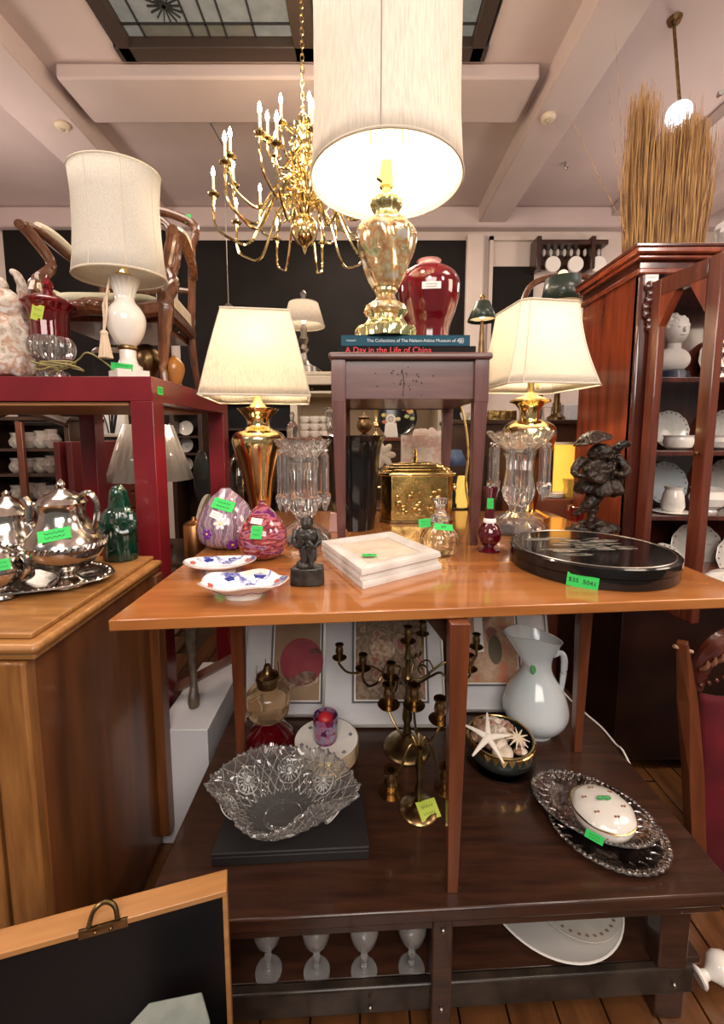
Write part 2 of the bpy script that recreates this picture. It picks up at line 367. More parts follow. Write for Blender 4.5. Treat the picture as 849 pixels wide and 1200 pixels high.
def arm_set(n, R, ystart, ylow, ycup, off):
    proto = None
    for k in range(n):
        a_ = 2*PI*k/n+off
        if proto is None:
            z0, zl, zc_ = zpy(ystart), zpy(ylow), zpy(ycup)
            pr = B().tube([(.02, 0, z0), (R*.18, 0, z0+.05), (R*.38, 0, z0-.01), (R*.62, 0, zl), (R*.85, 0, zl+.02), (R, 0, zl+.1), (R, 0, zc_)], .0095, 6, 5)
            pr.tube([(R*.38, 0, z0-.01), (R*.30, 0, z0-.08), (R*.2, 0, z0-.05), (R*.24, 0, z0-.01)], .005, 5, 4)
            o = pr.ob('arm', brass, ch); proto = o
            cup = B().lathe([(.001, -.03), (.012, -.03), (.012, -.01), (.035, 0), (.038, .006), (.012, .004), (.015, .03), (.001, .03)], 14, c=(R, 0, zc_)).ob('drip_cup', brass, o)
            sl = B().lathe([(.009, .03), (.009, .115), (.001, .118)], 8, c=(R, 0, zc_)).ob('candle_sleeve', candle, o)
            fl_ = B().lathe([(.001, .112), (.010, .125), (.013, .14), (.007, .165), (.001, .18)], 10, c=(R, 0, zc_)).ob('flame_bulb', bulbm, o)
            kids = [cup, sl, fl_]
        else:
            o = proto.copy(); sc.collection.objects.link(o)
            for q_ in kids: c_ = q_.copy(); sc.collection.objects.link(c_); c_.parent = o
        o.rotation_euler.z = a_
arm_set(10, .60, 240, 290, 240, .2)
arm_set(10, .50, 222, 258, 214, .55)
arm_set(8, .24, 186, 202, 172, .3)
# small ceiling cable behind the left lamp
p = W(262, 172, 4.4); q_ = W(268, 362, 4.4)
tag(B().tube([(G(258, 168, ZC).x, 4.4, ZC), p, q_], .006, 5).ob('hanging_cable', pewter), 'thin grey cable hanging from the ceiling behind the left square lamp', 'cable')
tag(B().lathe([(.001, 0), (.07, 0), (.02, .05), (.001, .06)], 16, c=tuple(W(268, 362, 4.4))).ob('cable_weight', pewter), 'small grey cone at the end of the hanging cable', 'fitting')
# ---------------- helpers for placed objects ----------------
def shell(pts, t):
    inn = [(max(r-t, 1e-4), z) for r, z in pts[::-1]]
    inn = [(r, max(z, pts[0][1]+t)) for r, z in inn]
    return pts+inn[0:]+[(1e-4, pts[0][1]+t)]
def turned(name, label, c_, cx, yb, zs, parts, group=None, D=None, rz=0):
    rb = parts[0][2][0][1]
    if D is None:
        Y = G(cx, yb, zs).y; D = Y
        for _ in range(4): D = Y+rb*SC(D, zs)
    t = thing(name, label, c_, ((cx-PX)*SC(D, zs), D, zs), group, rz)
    t['D'] = D
    obs = []; g_ = D*ct-(zs-CZ)*st; yax = PY-F*(D*st+(zs-CZ)*ct)/g_
    if zs > CZ: yax = yb
    for k, pt in enumerate(parts):
        pn, m, pr = pt[:3]; kw = pt[3] if len(pt) > 3 else {}
        pts = []
        for e_ in pr:
            if len(e_) == 3: pts.append((max(e_[1]*SC(D, zs), 1e-4), e_[0])); continue
            y, r = e_
            dl = max(yb-yax, .01); y = y-dl*max(0, 1-(yb-y)/(3*dl))
            z = W(cx, y, D).z; pts.append((max(r*SC(D, z), 1e-4), max(z-zs, 0)))
        if k == 0: pts[0] = (pts[0][0], 0)
        if kw.get('sm'): 
            q = cat([(a, 0, b) for a, b in pts], kw['sm']); pts = [(max(v.x, 1e-4), v.z) for v in q]
        if kw.get('shell'): pts = shell(pts, kw['shell'])
        par = obs[kw['par']] if 'par' in kw else t
        obs.append(B().lathe(pts, kw.get('seg', 32), mod=kw.get('mod')).ob(pn, m, par, smooth=kw.get('smooth', 40)))
        if 'lab' in kw: obs[-1]['label'] = kw['lab']
    t['n'] = len(obs)
    return t, D, obs
def loc_of(t, px, py, Y): return W(px, py, Y)-Vector(t.location)
def basis(n, roll=0):
    n = Vector(n).normalized(); x = Vector((0, 0, 1)).cross(n)
    if x.length < .05: x = Vector((1, 0, 0))
    x.normalize(); y = n.cross(x)
    return Matrix((x, y, n)).transposed().to_4x4() @ Matrix.Rotation(roll, 4, 'Z')
def text(par, s, M, size, m, name='lettering', ext=.0004, align='CENTER'):
    c = bpy.data.curves.new(name, 'FONT'); c.body = s; c.size = size; c.extrude = ext; c.align_x = align; c.align_y = 'CENTER'; c.resolution_u = 3
    c.materials.append(m); o = bpy.data.objects.new(name, c); sc.collection.objects.link(o)
    me = bpy.data.meshes.new_from_object(o); bpy.data.objects.remove(o); me.name = name
    o = bpy.data.objects.new(name, me); sc.collection.objects.link(o); o.matrix_local = M
    if par: o.parent = par
    return o
def ptag(t, p, n, w, h, m=None, roll=0, s=None):
    """small paper price tag stuck on thing t at local point p facing n"""
    M = Matrix.Translation(p) @ basis(n, roll)
    k = B().box((0, 0, 0), (w, h, .0012), M=M).ob('price_tag', m or greentag, t)
    if s: text(k, s, M @ Matrix.Translation((0, 0, .0011)), h*.45, ink, 'handwriting')
    else:
        q = B()
        for i in range(2):
            y = h*(.18-.36*i); q.tube([(-w*.3+w*.6*j/8, y+h*.07*(-1)**j, .0011) for j in range(9)], w*.010, 4)
        v = [M @ Vector(a) for a in q.v]; q.v = [tuple(a) for a in v]; q.ob('handwriting', ink, k)
    return k
from mathutils.bvhtree import BVHTree
def surf(t, px, py):
    best = None
    o0 = Vector((0, 0, CZ))-Vector(t.location); r = Vector(ray(px, py)).normalized()
    for o in t.children:
        if o.type != 'MESH' or o.name.startswith(('price_tag', 'petals')): continue
        bv = BVHTree.FromPolygons([tuple(v.co*Vector(o.scale)[0] if 0 else (v.co.x*o.scale.x, v.co.y*o.scale.y, v.co.z)) for v in o.data.vertices], [tuple(p.vertices) for p in o.data.polygons])
        h = bv.ray_cast(o0, r)
        if h[0] is not None and (best is None or h[3] < best[2]):
            nn = h[1] if h[1].dot(r) < 0 else -h[1]; best = (h[0], nn, h[3])
    return best
def ctag(t, px, py, Y, w, h, m=None, roll=0, n=(0, -1, .15), s=None):
    if t.rotation_euler.z == 0:
        b = surf(t, px, py)
        if b:
            sc_ = b[2]*ct/F/max(.1, 1); nv = (b[1]*.9-Vector(ray(px, py)).normalized()*.2).normalized()
            return ptag(t, b[0]+b[1]*(.0012+.16*w*sc_*(1-abs(nv.dot(b[1])))), nv, w*sc_, h*sc_, m, roll, s)
    sc_ = SC(Y, W(px, py, Y).z); return ptag(t, loc_of(t, px, py, Y), n, w*sc_, h*sc_, m, roll, s)

# ---------------- main drop-leaf table ----------------
ZT, ZL, ZS = 1.12, .40, 1.10
mt = thing('drop_leaf_table', 'large polished cherry wood table with thin top and tapered legs', 'table', (.2, 1.5, ZL))
def L(v, t): return Vector(v)-Vector(t.location)
def lp(poly, t): return [(x-t.location.x, y-t.location.y) for x, y in poly]
tp = [(-.545, .86), (.985, .992), (.985, 2.2), (-.57, 2.2)]
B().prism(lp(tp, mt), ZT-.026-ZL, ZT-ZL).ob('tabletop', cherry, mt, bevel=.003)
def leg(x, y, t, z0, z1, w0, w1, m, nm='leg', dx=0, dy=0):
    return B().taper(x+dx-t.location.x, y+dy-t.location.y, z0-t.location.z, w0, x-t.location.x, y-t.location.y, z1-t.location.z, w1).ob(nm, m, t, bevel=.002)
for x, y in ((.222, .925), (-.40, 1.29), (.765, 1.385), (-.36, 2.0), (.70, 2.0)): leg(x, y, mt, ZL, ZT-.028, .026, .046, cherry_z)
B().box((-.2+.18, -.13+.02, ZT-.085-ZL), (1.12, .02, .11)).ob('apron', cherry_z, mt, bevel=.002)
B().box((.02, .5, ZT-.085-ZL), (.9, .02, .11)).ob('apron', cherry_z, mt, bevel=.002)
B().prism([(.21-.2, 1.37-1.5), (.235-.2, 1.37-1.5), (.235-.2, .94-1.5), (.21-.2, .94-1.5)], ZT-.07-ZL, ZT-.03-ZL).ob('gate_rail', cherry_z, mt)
B().add([(-.06+0, -.52, .69), (.02, -.52, .69), (.02, -.52, .585), (-.06, -.50, .69), (.02, -.50, .69), (.02, -.50, .585)], [(0, 2, 1), (3, 4, 5), (0, 1, 4, 3), (1, 2, 5, 4), (2, 0, 3, 5)]).ob('corner_bracket', darkwood, mt)

# ---------------- low dark table with lower shelf ----------------
lt = thing('low_table', 'low dark oak table with a lower shelf carrying the tall cherry table', 'table', (.2, 1.3, 0))
B().prism(lp([(-.52, .842), (.93, .912), (.91, 1.80), (-.53, 1.80)], lt), ZL-.035, ZL).ob('tabletop', darkwood, lt, bevel=.005)
B().prism(lp([(-.50, .862), (.90, .93), (.90, .955), (-.50, .887)], lt), ZL-.075, ZL-.036).ob('front_rail', darkwood, lt, bevel=.003)
B().prism(lp([(-.50, .905), (.90, .97), (.88, 1.75), (-.50, 1.75)], lt), .12, .14).ob('lower_shelf', darkwood, lt, bevel=.003)
B().prism(lp([(-.50, .875), (.86, .94), (.86, .965), (-.50, .90)], lt), .075, .15).ob('front_board', mat('worn_black_paint', (.014, .010, .008), .3, c2=(.04, .028, .02), ns=15, bump=.1), lt, bevel=.006)
for x, y in ((.195, .915), (.80, .965), (-.46, .895)):
    B().box((x-.2, y-1.3, .18), (.05 if x < .7 else .075, .05, .36)).ob('post', darkwood, lt, bevel=.004)
for x, y in ((-.46, 1.7), (.84, 1.7)): B().box((x-.2, y-1.3, .18), (.07, .07, .36)).ob('post', darkwood, lt, bevel=.004)
for x, z in ((.195, .11), (.195, .33), (.80, .33), (.80, .115), (.02, .115)):
    B().ball((x-.2, .887-1.3 if x < .7 else .93-1.3, z), .006, 10, 6).ob('bolt_head', pewter, lt)

# ---------------- oak sideboard, left ----------------
sb = thing('sideboard', 'golden oak sideboard with moulded top holding the silver tea set', 'sideboard', (-1.3, 1.1, 0))
X1, Y0s, Y1s = -.665, .81, 1.42
poly = lambda e: [(-.75-1.2+.2, Y0s-1.1-e), (X1+1.3+e, Y0s-1.1-e), (X1+1.3+e-.03, Y1s-1.1), (-1.75, Y1s-1.1)]
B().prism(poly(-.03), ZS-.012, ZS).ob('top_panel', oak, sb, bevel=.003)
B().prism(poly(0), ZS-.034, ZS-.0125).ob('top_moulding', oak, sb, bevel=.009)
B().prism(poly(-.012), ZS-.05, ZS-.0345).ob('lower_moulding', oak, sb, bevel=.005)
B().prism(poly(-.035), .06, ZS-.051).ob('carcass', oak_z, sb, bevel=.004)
B().box((X1+1.3-.075, Y0s-1.1+.026, .56), (.075, .03, .97)).ob('corner_post', oak_f, sb, bevel=.006)
B().box((X1+1.3-.055, Y1s-1.1-.028, .56), (.05, .05, .97)).ob('rear_post', oak_z, sb, bevel=.004)
d = B().box((X1+1.3-.28, Y0s-1.1+.02, .5), (.32, .025, .78)).ob('door', oak_f, sb, bevel=.006)
q = B(); 
for k in range(2): q.tube([(X1+1.3-.36+.22*math.cos(a)*.5, Y0s-1.1, .5+(.3-.05*k)*math.sin(a)) for a in [2*PI*i/24 for i in range(24)]], .008, 6, closed=True)
q.ob('carved_moulding', oak_f, d)
B().prism(poly(-.05), 0, .06).ob('plinth', oak_z, sb)

# ---------------- red lacquer table, back left ----------------
rt = thing('parsons_table', 'glossy red lacquer table with thick square legs left of the brass lamp', 'table', (-1.15, 1.9, 0))
zt_ = W(155, 441, 1.55).z; zb_ = W(155, 470, 1.55).z
RX1, RY0, RY1 = -.765, 1.55, 2.41
B().box((-2.0-(-1.15)+(RX1+2.0)/2, (RY0+RY1)/2-1.9, (zt_+zb_)/2), (RX1+2.0, RY1-RY0, zt_-zb_)).ob('tabletop', redlac, rt, bevel=.002)
for x, y in ((RX1-.042, RY0+.042), (RX1-.042, RY1-.042), (-1.52, RY1-.042), (-1.9, RY0+.042)):
    B().box((x+1.15, y-1.9, zb_/2), (.084, .084, zb_)).ob('leg', redlac, rt, bevel=.002)
B().box((-2.0+1.15+(RX1+2.0)/2, 0, zb_-.008), (RX1+2.0-.2, RY1-RY0-.2, .012)).ob('underside_panel', mat('bare_ply', (.45, .22, .09), .5), rt)
ZR = zt_
pt_ = loc_of(rt, 190, 455, 1.53); ptag(rt, (RX1+1.15+.001, 1.61-1.9, pt_.z), (1, 0, 0), .04, .03)

# ---------------- plum brown end table on the cherry table ----------------
et = thing('end_table', 'tall plum brown end table with scratched drawer front on the big table', 'table', (W(479, 640, 1.5).x, 1.78, ZT))
ex, ey = et.location.x, 1.78
ztop = W(479, 413.5, 1.48).z; zdt = W(479, 422, 1.49).z; zdb = W(479, 468, 1.5).z
xl, xr = W(389, 450, 1.5).x-ex, W(571, 450, 1.5).x-ex
B().box(((xl+xr)/2, 0, (ztop+zdt)/2-ZT), (xr-xl+.016, .64, ztop-zdt)).ob('tabletop', purplewood, et, bevel=.008)
B().box(((xl+xr)/2, -.278, (zdt+zdb)/2-ZT), (xr-xl-.09, .02, zdt-zdb)).ob('drawer', purplewood, et, bevel=.0015)
sp = B(); 
for k in range(26):
    sp.ball((random.gauss(.0, .05), -.2885, (zdt+zdb)/2-ZT+random.gauss(0, .025)), (random.uniform(.0015, .004), .0006, random.uniform(.0015, .004)), 6, 4)
sp.tube([(-.03, -.2885, zdt-ZT-.03), (-.022, -.2885, zdt-ZT-.08), (-.028, -.2885, zdb-ZT+.01)], .0015, 4)
sp.ob('wear_marks', mat('worn_spots', (.03, .012, .012), .6), bpy.data.objects['drawer'])['kind'] = 'stuff'
for sy in (-.28, .28):
    for x in (xl+.025, xr-.025):
        lg = B().box((x, sy, (zdt+zdb)/2-ZT-.002), (.05, .05, zdt-zdb+.02))
        lg.taper(x+(.008 if x < 0 else -.008), sy, 0, .028, x, sy, zdb-ZT-.01, .048)
        lg.ob('leg', purplewood_z, et, bevel=.002)
for x in (xl+.02, xr-.02): B().box((x, 0, (zdt+zdb)/2-ZT), (.02, .5, zdt-zdb)).ob('side_apron', purplewood_z, et)
B().box(((xl+xr)/2, .28, (zdt+zdb)/2-ZT), (xr-xl-.1, .02, zdt-zdb)).ob('back_apron', purplewood_z, et)
B().box(((xl+xr)/2, 0, zdb-ZT+.008), (xr-xl-.06, .52, .01)).ob('underside_panel', cherry_z, et)
ZE = ztop
# books
def book(name, label, x0, x1, y0, y1, Yf, dep, zb, zt, m, cover, title, tm, pos, sz, mar=''):
    a = W(x0, y1, Yf); b = W(x1, y1, Yf); t = thing(name, label, 'book', ((a.x+b.x)/2, Yf+dep/2, zb), 'books under the tall lamp')
    w = b.x-a.x; h = zt-zb
    B().box((0, .004, h/2), (w-.008, dep-.012, h-.006)).ob('pages', mat('paper', (.75, .7, .6), .7), t)
    c = B(); c.box((0, 0, .0015), (w, dep, .003)); c.box((0, 0, h-.0015), (w, dep, .003)); c.box((0, -dep/2+.002, h/2), (w, .004, h-.0005)); cv = c.ob('cover', m, t, bevel=.0008)
    M = Matrix.Translation((pos*w, -dep/2-.0008, h/2)) @ basis((0, -1, 0)); text(cv, title, M, sz, tm, 'spine_lettering', align='LEFT')
    if mar: text(cv, mar, Matrix.Translation((-.46*w, -dep/2-.0008, h/2)) @ basis((0, -1, 0)), sz*.5, tm, 'spine_author', align='LEFT')
    return t, w, h
zb1 = ZE+.0005; zb2 = W(470, 405.5, 1.51).z; zb3 = W(470, 392.5, 1.52).z
book('art_book', 'thin black and red book under the blue museum book', 395, 558, 406, 414, 1.51, .27, zb1, zb2, mat('black_cloth_cover', (.01, .008, .008), .7, spec=.2), 0, 'A Day in the Life of China', mat('red_ink', (.75, .05, .06), .6), -.44, (zb2-zb1)*1.0)
t, w, h = book('art_book', 'large blue museum art book under the tall ornate lamp', 400, 551, 392, 406, 1.52, .25, zb2+.0005, zb3, mat('teal_cloth', (.016, .075, .115), .6, spec=.2), 0, 'The Collections of The Nelson-Atkins Museum of Art', mat('silver_ink', (.6, .65, .66), .4), -.30, (zb3-zb2)*.385, 'TAGGART')
M = Matrix.Translation((.43*w, -.125-.0008, h/2)) @ basis((0, -1, 0))
q = B()
for k in range(4): q.tube([(math.cos(a)*.006*(1-.2*k)+(-.004 if k % 2 else .004), .5*math.sin(a)*.018, 0) for a in [2*PI*i/12 for i in range(12)]], .0005, 4, closed=True)
q.v = [tuple(M @ Vector(v)) for v in q.v]; q.ob('publisher_mark', MC['silver_ink'], t)
ZB = zb3+.0005
# ---------------- lamps ----------------
shade_w = glow_shade('linen_shade', (.80, .72, .62), .13, 1)
shade_p = glow_shade('pleated_shade', (.86, .79, .67), .50, 1)
shade_i = glow_shade('ivory_shade', (.82, .77, .68), .42)
trim_m = mat('shade_trim', (.62, .54, .44), .7)
def finial_bulb(par, z, e, r=.03):
    m = mat('bulb_%d' % e, (1, .9, .7), .4, em=(1, .84, .62), es=e)
    return B().lathe([(.001, z-r*1.5), (.012, z-r*1.5), (.014, z-r), (r, z), (r*.8, z+r*.7), (.001, z+r)], 16).ob('bulb', m, par)
# ornate tall lamp
swirl = lambda a, i, r, z: (r*(1+.07*math.sin(7*a+z*22)), z)
flute = lambda a, i, r, z: (r*(1+.05*math.sin(14*a+z*30)), z)
gch = mat('gilt_porcelain', (.70, .54, .24), .15, .6, c2=[(.30, .34, .14), (.72, .62, .36), (.62, .30, .12), (.66, .54, .28), (.72, .66, .56)], ns=16, lo=.32, hi=.62, coat=.6, bump=.35, bs=45)
ggold = mat('gilt_green', (.76, .66, .32), .15, .85, c2=(.40, .46, .22), ns=30, coat=.4, bump=.3, bs=50)
D = 1.6
t, D, ob_ = turned('tall_lamp', 'tall ornate gilt urn lamp with large pleated drum shade, lit, standing on books', 'lamp', 452, 391, ZB, [
 ('foot', ggold, [(391, 34), (388, 35), (385, 33), (383, 26), (380, 24), (377, 22)], {'mod': flute, 'seg': 56}),
 ('lower_bowl', gch, [(378, 20), (372, 20), (370, 23), (366, 25), (360, 23), (356, 17), (352, 12), (346, 10), (343, 13), (340, 13), (338, 16)], {'mod': flute, 'seg': 56}),
 ('body', gch, [(339, 15), (334, 17.5), (328, 20.5), (318, 24), (307, 27), (296, 31), (286, 33.5), (279, 34.5), (273, 33.5), (267, 30), (262, 24), (258, 17)], {'mod': swirl, 'seg': 72, 'sm': 3}),
 ('neck', ggold, [(259, 16), (256, 14), (252, 13), (247, 15), (243, 17.5), (239, 18.5), (236, 17), (233, 13), (230, 6)], {'mod': flute, 'seg': 56, 'sm': 2}),
 ('socket', brass, [(231, 5), (222, 5), (220, 8), (215, 8), (205, 7.5), (190, 7)]),
], D=D)
tall = t
zs_ = lambda py: W(452, py, D).z-t.location.z
# four applied floral bosses on body
q = B()
for k in range(6):
    a = k*PI/3+.5
    for zp, rr in ((276, 33), (300, 28), (318, 22)):
        r_ = rr*SC(D, W(452, zp, D).z)
        for j in range(5):
            b_ = 2*PI*j/5; q.ball((r_*math.cos(a+zp*.02)+.006*math.cos(b_)*-math.sin(a), r_*math.sin(a+zp*.02)+.006*math.cos(b_)*math.cos(a), zs_(zp)+.008*math.sin(b_)), .0045, 6, 4)
q.ob('applied_flowers', mat('gilt_flowers', (.80, .62, .42), .25, .5), t)['kind'] = 'stuff'
q = B()
for k in range(4):
    a = k*PI/2+.8; r_ = .052
    q.tube([(r_*1.5*math.cos(a), r_*1.5*math.sin(a), zs_(384)), (r_*1.1*math.cos(a), r_*1.1*math.sin(a), zs_(378)), (r_*1.5*math.cos(a), r_*1.5*math.sin(a), zs_(368))], .006, 6, 3)
q.ob('scroll_feet', ggold, t)['kind'] = 'stuff'
zb_s = zs_(213); Rb = .268; Rt = .252; ztp = zs_(-75)
pr = [(Rb, zb_s), (Rb*.985, zb_s+.06), (Rb*.955, zb_s+.18), (Rb*.945, zb_s+.3), (Rt, ztp)]
sh = B().lathe(pr, 64, caps=False).ob('lamp_shade', shade_w, t, solid=.002)
for z_, r_ in ((zb_s, Rb), (ztp, Rt)): B().tube([(r_*math.cos(a), r_*math.sin(a), z_) for a in [2*PI*i/64 for i in range(64)]], .0045, 6, closed=True).ob('rim_trim', trim_m, sh)
for k in range(4):
    a = -PI/2-.12+k*PI/2
    B().tube([(r_*1.002*math.cos(a), r_*1.002*math.sin(a), z_) for r_, z_ in pr], .0022, 6).ob('seam', mat('dark_seam', (.30, .25, .20), .7), sh)
q = B()
for sx in (-1, 1): q.tube([(0, 0, zs_(222)), (sx*.045, 0, zs_(195)), (sx*.055, 0, zs_(150)), (0, 0, zs_(110))], .0022, 6, 4)
q.ob('harp', brass, t)
q = B(); q.tube([(0, 0, ztp-.01), (0, 0, zs_(110))], .003)
for k in range(3): q.tube([(0, 0, ztp-.01), (Rt*math.cos(k*2.1), Rt*math.sin(k*2.1), ztp)], .002)
q.ob('shade_spider', brass, t)
B().tube([(0, 0, zs_(217)), (-.035, -.02, zs_(213))], .004).ob('switch_key', blackm, t)
tt = B().lathe([(.018, zs_(208)), (.018, zs_(196))], 16).ob('socket_label', mat('yellow_label', (.85, .7, .05), .5), t)
finial_bulb(t, zs_(168), 210, .034)

def square_shade(t, z0, w0, z1, w1, m, rz, bell=0, name='lamp_shade', skirt=.0, pleats=0, cut=.0):
    """four-sided shade; bell = inward curve, cut = clipped corners"""
    def ring(w, c_):
        h = w/2; c_ = c_*w
        return [(-h+c_, -h), (h-c_, -h), (h, -h+c_), (h, h-c_), (h-c_, h), (-h+c_, h), (-h, h-c_), (-h, -h+c_)] if cut else [(-h, -h), (h, -h), (h, h), (-h, h)]
    n = 9; q = B(); seg = 12 if pleats else 1
    rows = []
    for i in range(n+1):
        u = i/n; w = w0+(w1-w0)*(u+bell*math.sin(PI*u)); c = ring(w, cut); row = []
        for k in range(len(c)):
            a, b = c[k], c[(k+1) % len(c)]
            for j in range(seg):
                f = j/seg; x = a[0]+(b[0]-a[0])*f; y = a[1]+(b[1]-a[1])*f
                g = 1+(pleats*math.sin(j*PI) if 0 else (pleats*random.uniform(-1, 1) if j else 0)); row.append((x*g, y*g, z0+(z1-z0)*u))
        rows.append(row)
    N_ = len(rows[0]); vs = [p for r in rows for p in r]
    q.add(vs, [(i*N_+k, i*N_+(k+1) % N_, (i+1)*N_+(k+1) % N_, (i+1)*N_+k) for i in range(n) for k in range(N_)])
    sh = q.ob(name, m, t, solid=.002, smooth=30); sh.rotation_euler.z = rz
    for z, w in ((z0, w0), (z1, w1)):
        c = ring(w+.003, cut); B().tube([(x, y, z) for x, y in c], .0045, 6, closed=True).ob('rim_trim', trim_m, sh, smooth=0)
    c0 = len(ring(1, cut))
    for k in range(c0):
        if cut and k % 2: pass
        B().tube([tuple(1.004*v if i < 2 else v for i, v in enumerate(rows[i_][k*seg])) for i_ in range(n+1)], .0022, 6).ob('corner_piping', trim_m, sh)
    q = B(); w = w1/2
    for a, b in ((-w, -w), (w, w), (w, -w), (-w, w)): q.tube([(0, 0, z1-.01), (a, b, z1)], .0018, 5)
    q.tube([(0, 0, z1-.01), (0, 0, z1+.012)], .006); q.ball((0, 0, z1+.018), .009, 8, 6); q.ob('shade_fitting', brass, sh)
    return sh
# left brass lamp
t, D, _ = turned('brass_lamp', 'lit brass vase lamp with white four-sided shade, left of the plum end table', 'lamp', 306, 628, ZT, [
 ('base', brass, [(628, 22), (624, 22), (620, 18), (612, 14)]),
 ('body', brass, [(613, 12), (600, 12), (585, 13.5), (565, 17), (545, 22), (528, 28), (518, 30.5), (512, 30), (507, 26), (503, 17), (500, 13.5), (495, 13), (490, 15), (484, 20), (480, 23)], {'sm': 4}),
 ('neck', brass, [(481, 23), (479, 24), (477, 10), (470, 5), (462, 4), (452, 4), (440, 6), (425, 6)])], D=1.86)
z0 = W(306, 463, 1.66).z-ZT; z1 = W(300, 361, 1.72).z-ZT
w0 = 128*SC(1.66, 1.8); w1 = 78*SC(1.74, 2.1)
sh = square_shade(t, z0, w0, z1, w1, shade_p, math.radians(8), pleats=.006, bell=-.03)
sh.location.x = .012
finial_bulb(t, (z0*.35+z1*.65), 420).location = (.02, -.07, 0)
B().tube([(.02, 0, z1-.01), (0, 0, z0*.45+z1*.55-.04)], .003).ob('harp', brass, t)
# right brass lamp
t, D, _ = turned('brass_lamp', 'lit brass urn lamp with white bell shade, right of the plum end table', 'lamp', 616, 618, ZT, [
 ('base', brass, [(615, 26), (611, 26), (606, 18), (600, 12)]),
 ('body', brass, [(601, 11), (590, 12), (570, 15), (550, 19), (530, 25), (515, 29.5), (507, 30), (500, 28), (494, 20), (491, 11)], {'sm': 4}),
 ('neck', brass, [(492, 11), (482, 11), (478, 13), (473, 17), (471, 23), (469, 22.5), (464, 9), (460, 4), (448, 4), (440, 6), (425, 6)])], D=1.98)
z0 = W(640, 449, 1.78).z-ZT; z1 = W(628, 352, 1.85).z-ZT
w0 = 122*SC(1.78, 1.9); w1 = 76*SC(1.86, 2.1)
sh = square_shade(t, z0, w0, z1, w1, shade_i, math.radians(9), bell=.16, cut=.10)
sh.location.x = .01
finial_bulb(t, z0*.35+z1*.65, 300).location = (.02, -.05, 0)
B().tube([(.01, 0, z1-.01), (0, 0, z0*.4+z1*.6-.04)], .003).ob('harp', brass, t)
B().box((.03, -.0, z0+.03), (.01, .01, .06)).ob('socket', brass, t)

# ---------------- crystal lustres ----------------
def prism_drop(M, Ln, w, par, nm='prism'):
    n = 6; 
    pts = [(.001, 0), (w*.5, -.008), (w*.5, -.012), (w*.55, -.02), (w*.5, -Ln*.68), (w*.9, -Ln*.72), (w*.8, -Ln*.8), (.001, -Ln)]
    b = B().lathe([(r, z) for r, z in pts[::-1]], 6, M=M)
    b.lathe([(.001, .014), (w*.6, .006), (w*.6, .003), (.001, -.004)][::-1], 8, M=M)
    return b.ob(nm, crystal, par, smooth=0)
def lustre(label, cx, yb, pr, D, rp, ptop, Ln, n, scal):
    sc_f = lambda a, i, r, z: (r*(1+.04*math.sin(12*a)), z)
    t, D, o = turned('crystal_lustre', label, 'candle holder', cx, yb, ZT, [
     ('base', crystal, pr[0], {'mod': sc_f, 'seg': 48, 'shell': .005}), ('stem', crystal, pr[1], {'mod': lambda a, i, r, z: (r*(1+.10*math.cos(8*a)), z), 'seg': 48, 'smooth': 0}),
     ('bowl', crystal, pr[2], {'mod': lambda a, i, r, z: (r*(1+.06*math.sin(10*a)), z+(.006*math.cos(10*a) if i >= 3 and i <= 6 else 0)), 'seg': 80, 'smooth': 0, 'shell': .006})], D=D, group='crystal lustres with hanging prisms')
    s = SC(D, ZT+.2); zt = W(cx, ptop, D).z-ZT
    for k in range(n):
        a = 2*PI*k/n+.3
        prism_drop(Matrix.Translation((rp*s*math.cos(a), rp*s*math.sin(a), zt)), Ln, .021, t)
    return t
lustre('crystal lustre with long hanging prisms in front of the left brass lamp', 357, 641,
 [[(641, 29), (634, 31), (628, 28), (620, 24), (612, 12), (608, 8)], [(610, 8), (604, 10), (598, 15), (588, 17), (575, 15), (562, 14), (550, 15), (540, 17)], [(541, 12), (535, 18), (528, 24), (521, 30), (516, 32)]], 1.56, 27, 530, .225, 10, 1)
lustre('crystal lustre with long hanging prisms in front of the right brass lamp', 606, 628,
 [[(628, 32), (622, 33), (614, 30), (606, 22), (600, 12), (597, 8)], [(599, 8), (592, 10), (585, 15), (575, 18), (562, 16), (550, 14), (538, 15), (530, 18)], [(531, 14), (525, 20), (518, 28), (511, 34), (506, 37)]], 1.72, 31, 522, .22, 10, 1)

# ---------------- brass tea caddy, black vase, etc ----------------
bx = thing('brass_box', 'brass repousse tea caddy with domed lid and ring knobs, under the end table', 'box', (W(486, 621, 1.96).x, 1.96, ZT))
s = SC(1.9, ZT+.1); w = 88*s; z1 = W(484, 560, 1.78).z-ZT; dp = .2
emb = mat('embossed_brass', (.66, .47, .17), .22, 1, c2=(.42, .28, .09), ns=14, bump=.9, bs=22)
oc = lambda k: [(-w/2*k+.045, -dp/2*k), (w/2*k-.03, -dp/2*k), (w/2*k, -dp/2*k+.03), (w/2*k, dp/2*k-.03), (w/2*k-.03, dp/2*k), (-w/2*k+.045, dp/2*k), (-w/2*k, dp/2*k-.04), (-w/2*k, -dp/2*k+.04)]
B().prism(oc(.98), 0, .012).ob('base', brass_d, bx, bevel=.002)
bd = B().prism(oc(.95), .012, z1).ob('body', emb, bx, bevel=.003)
q = B(); random.seed(4)
for k in range(18):
    x = random.uniform(-.10, .11); z = random.uniform(.04, z1-.05); q.ball((x, -dp/2*.95, z), (random.uniform(.006, .016), .004, random.uniform(.006, .02)), 8, 6)
q.ob('embossing', emb, bd)['kind'] = 'stuff'
lid = B().prism(oc(1.02), z1, z1+.012).ob('lid', brass, bx, bevel=.003)
q = B()
for k, (a, z) in enumerate(((.98, z1+.012), (.9, z1+.026), (.75, z1+.037), (.5, z1+.044))):
    q.prism(oc(a), z-.001, z+.013, sc1=.9)
q.ob('lid_dome', emb, lid, bevel=.004)
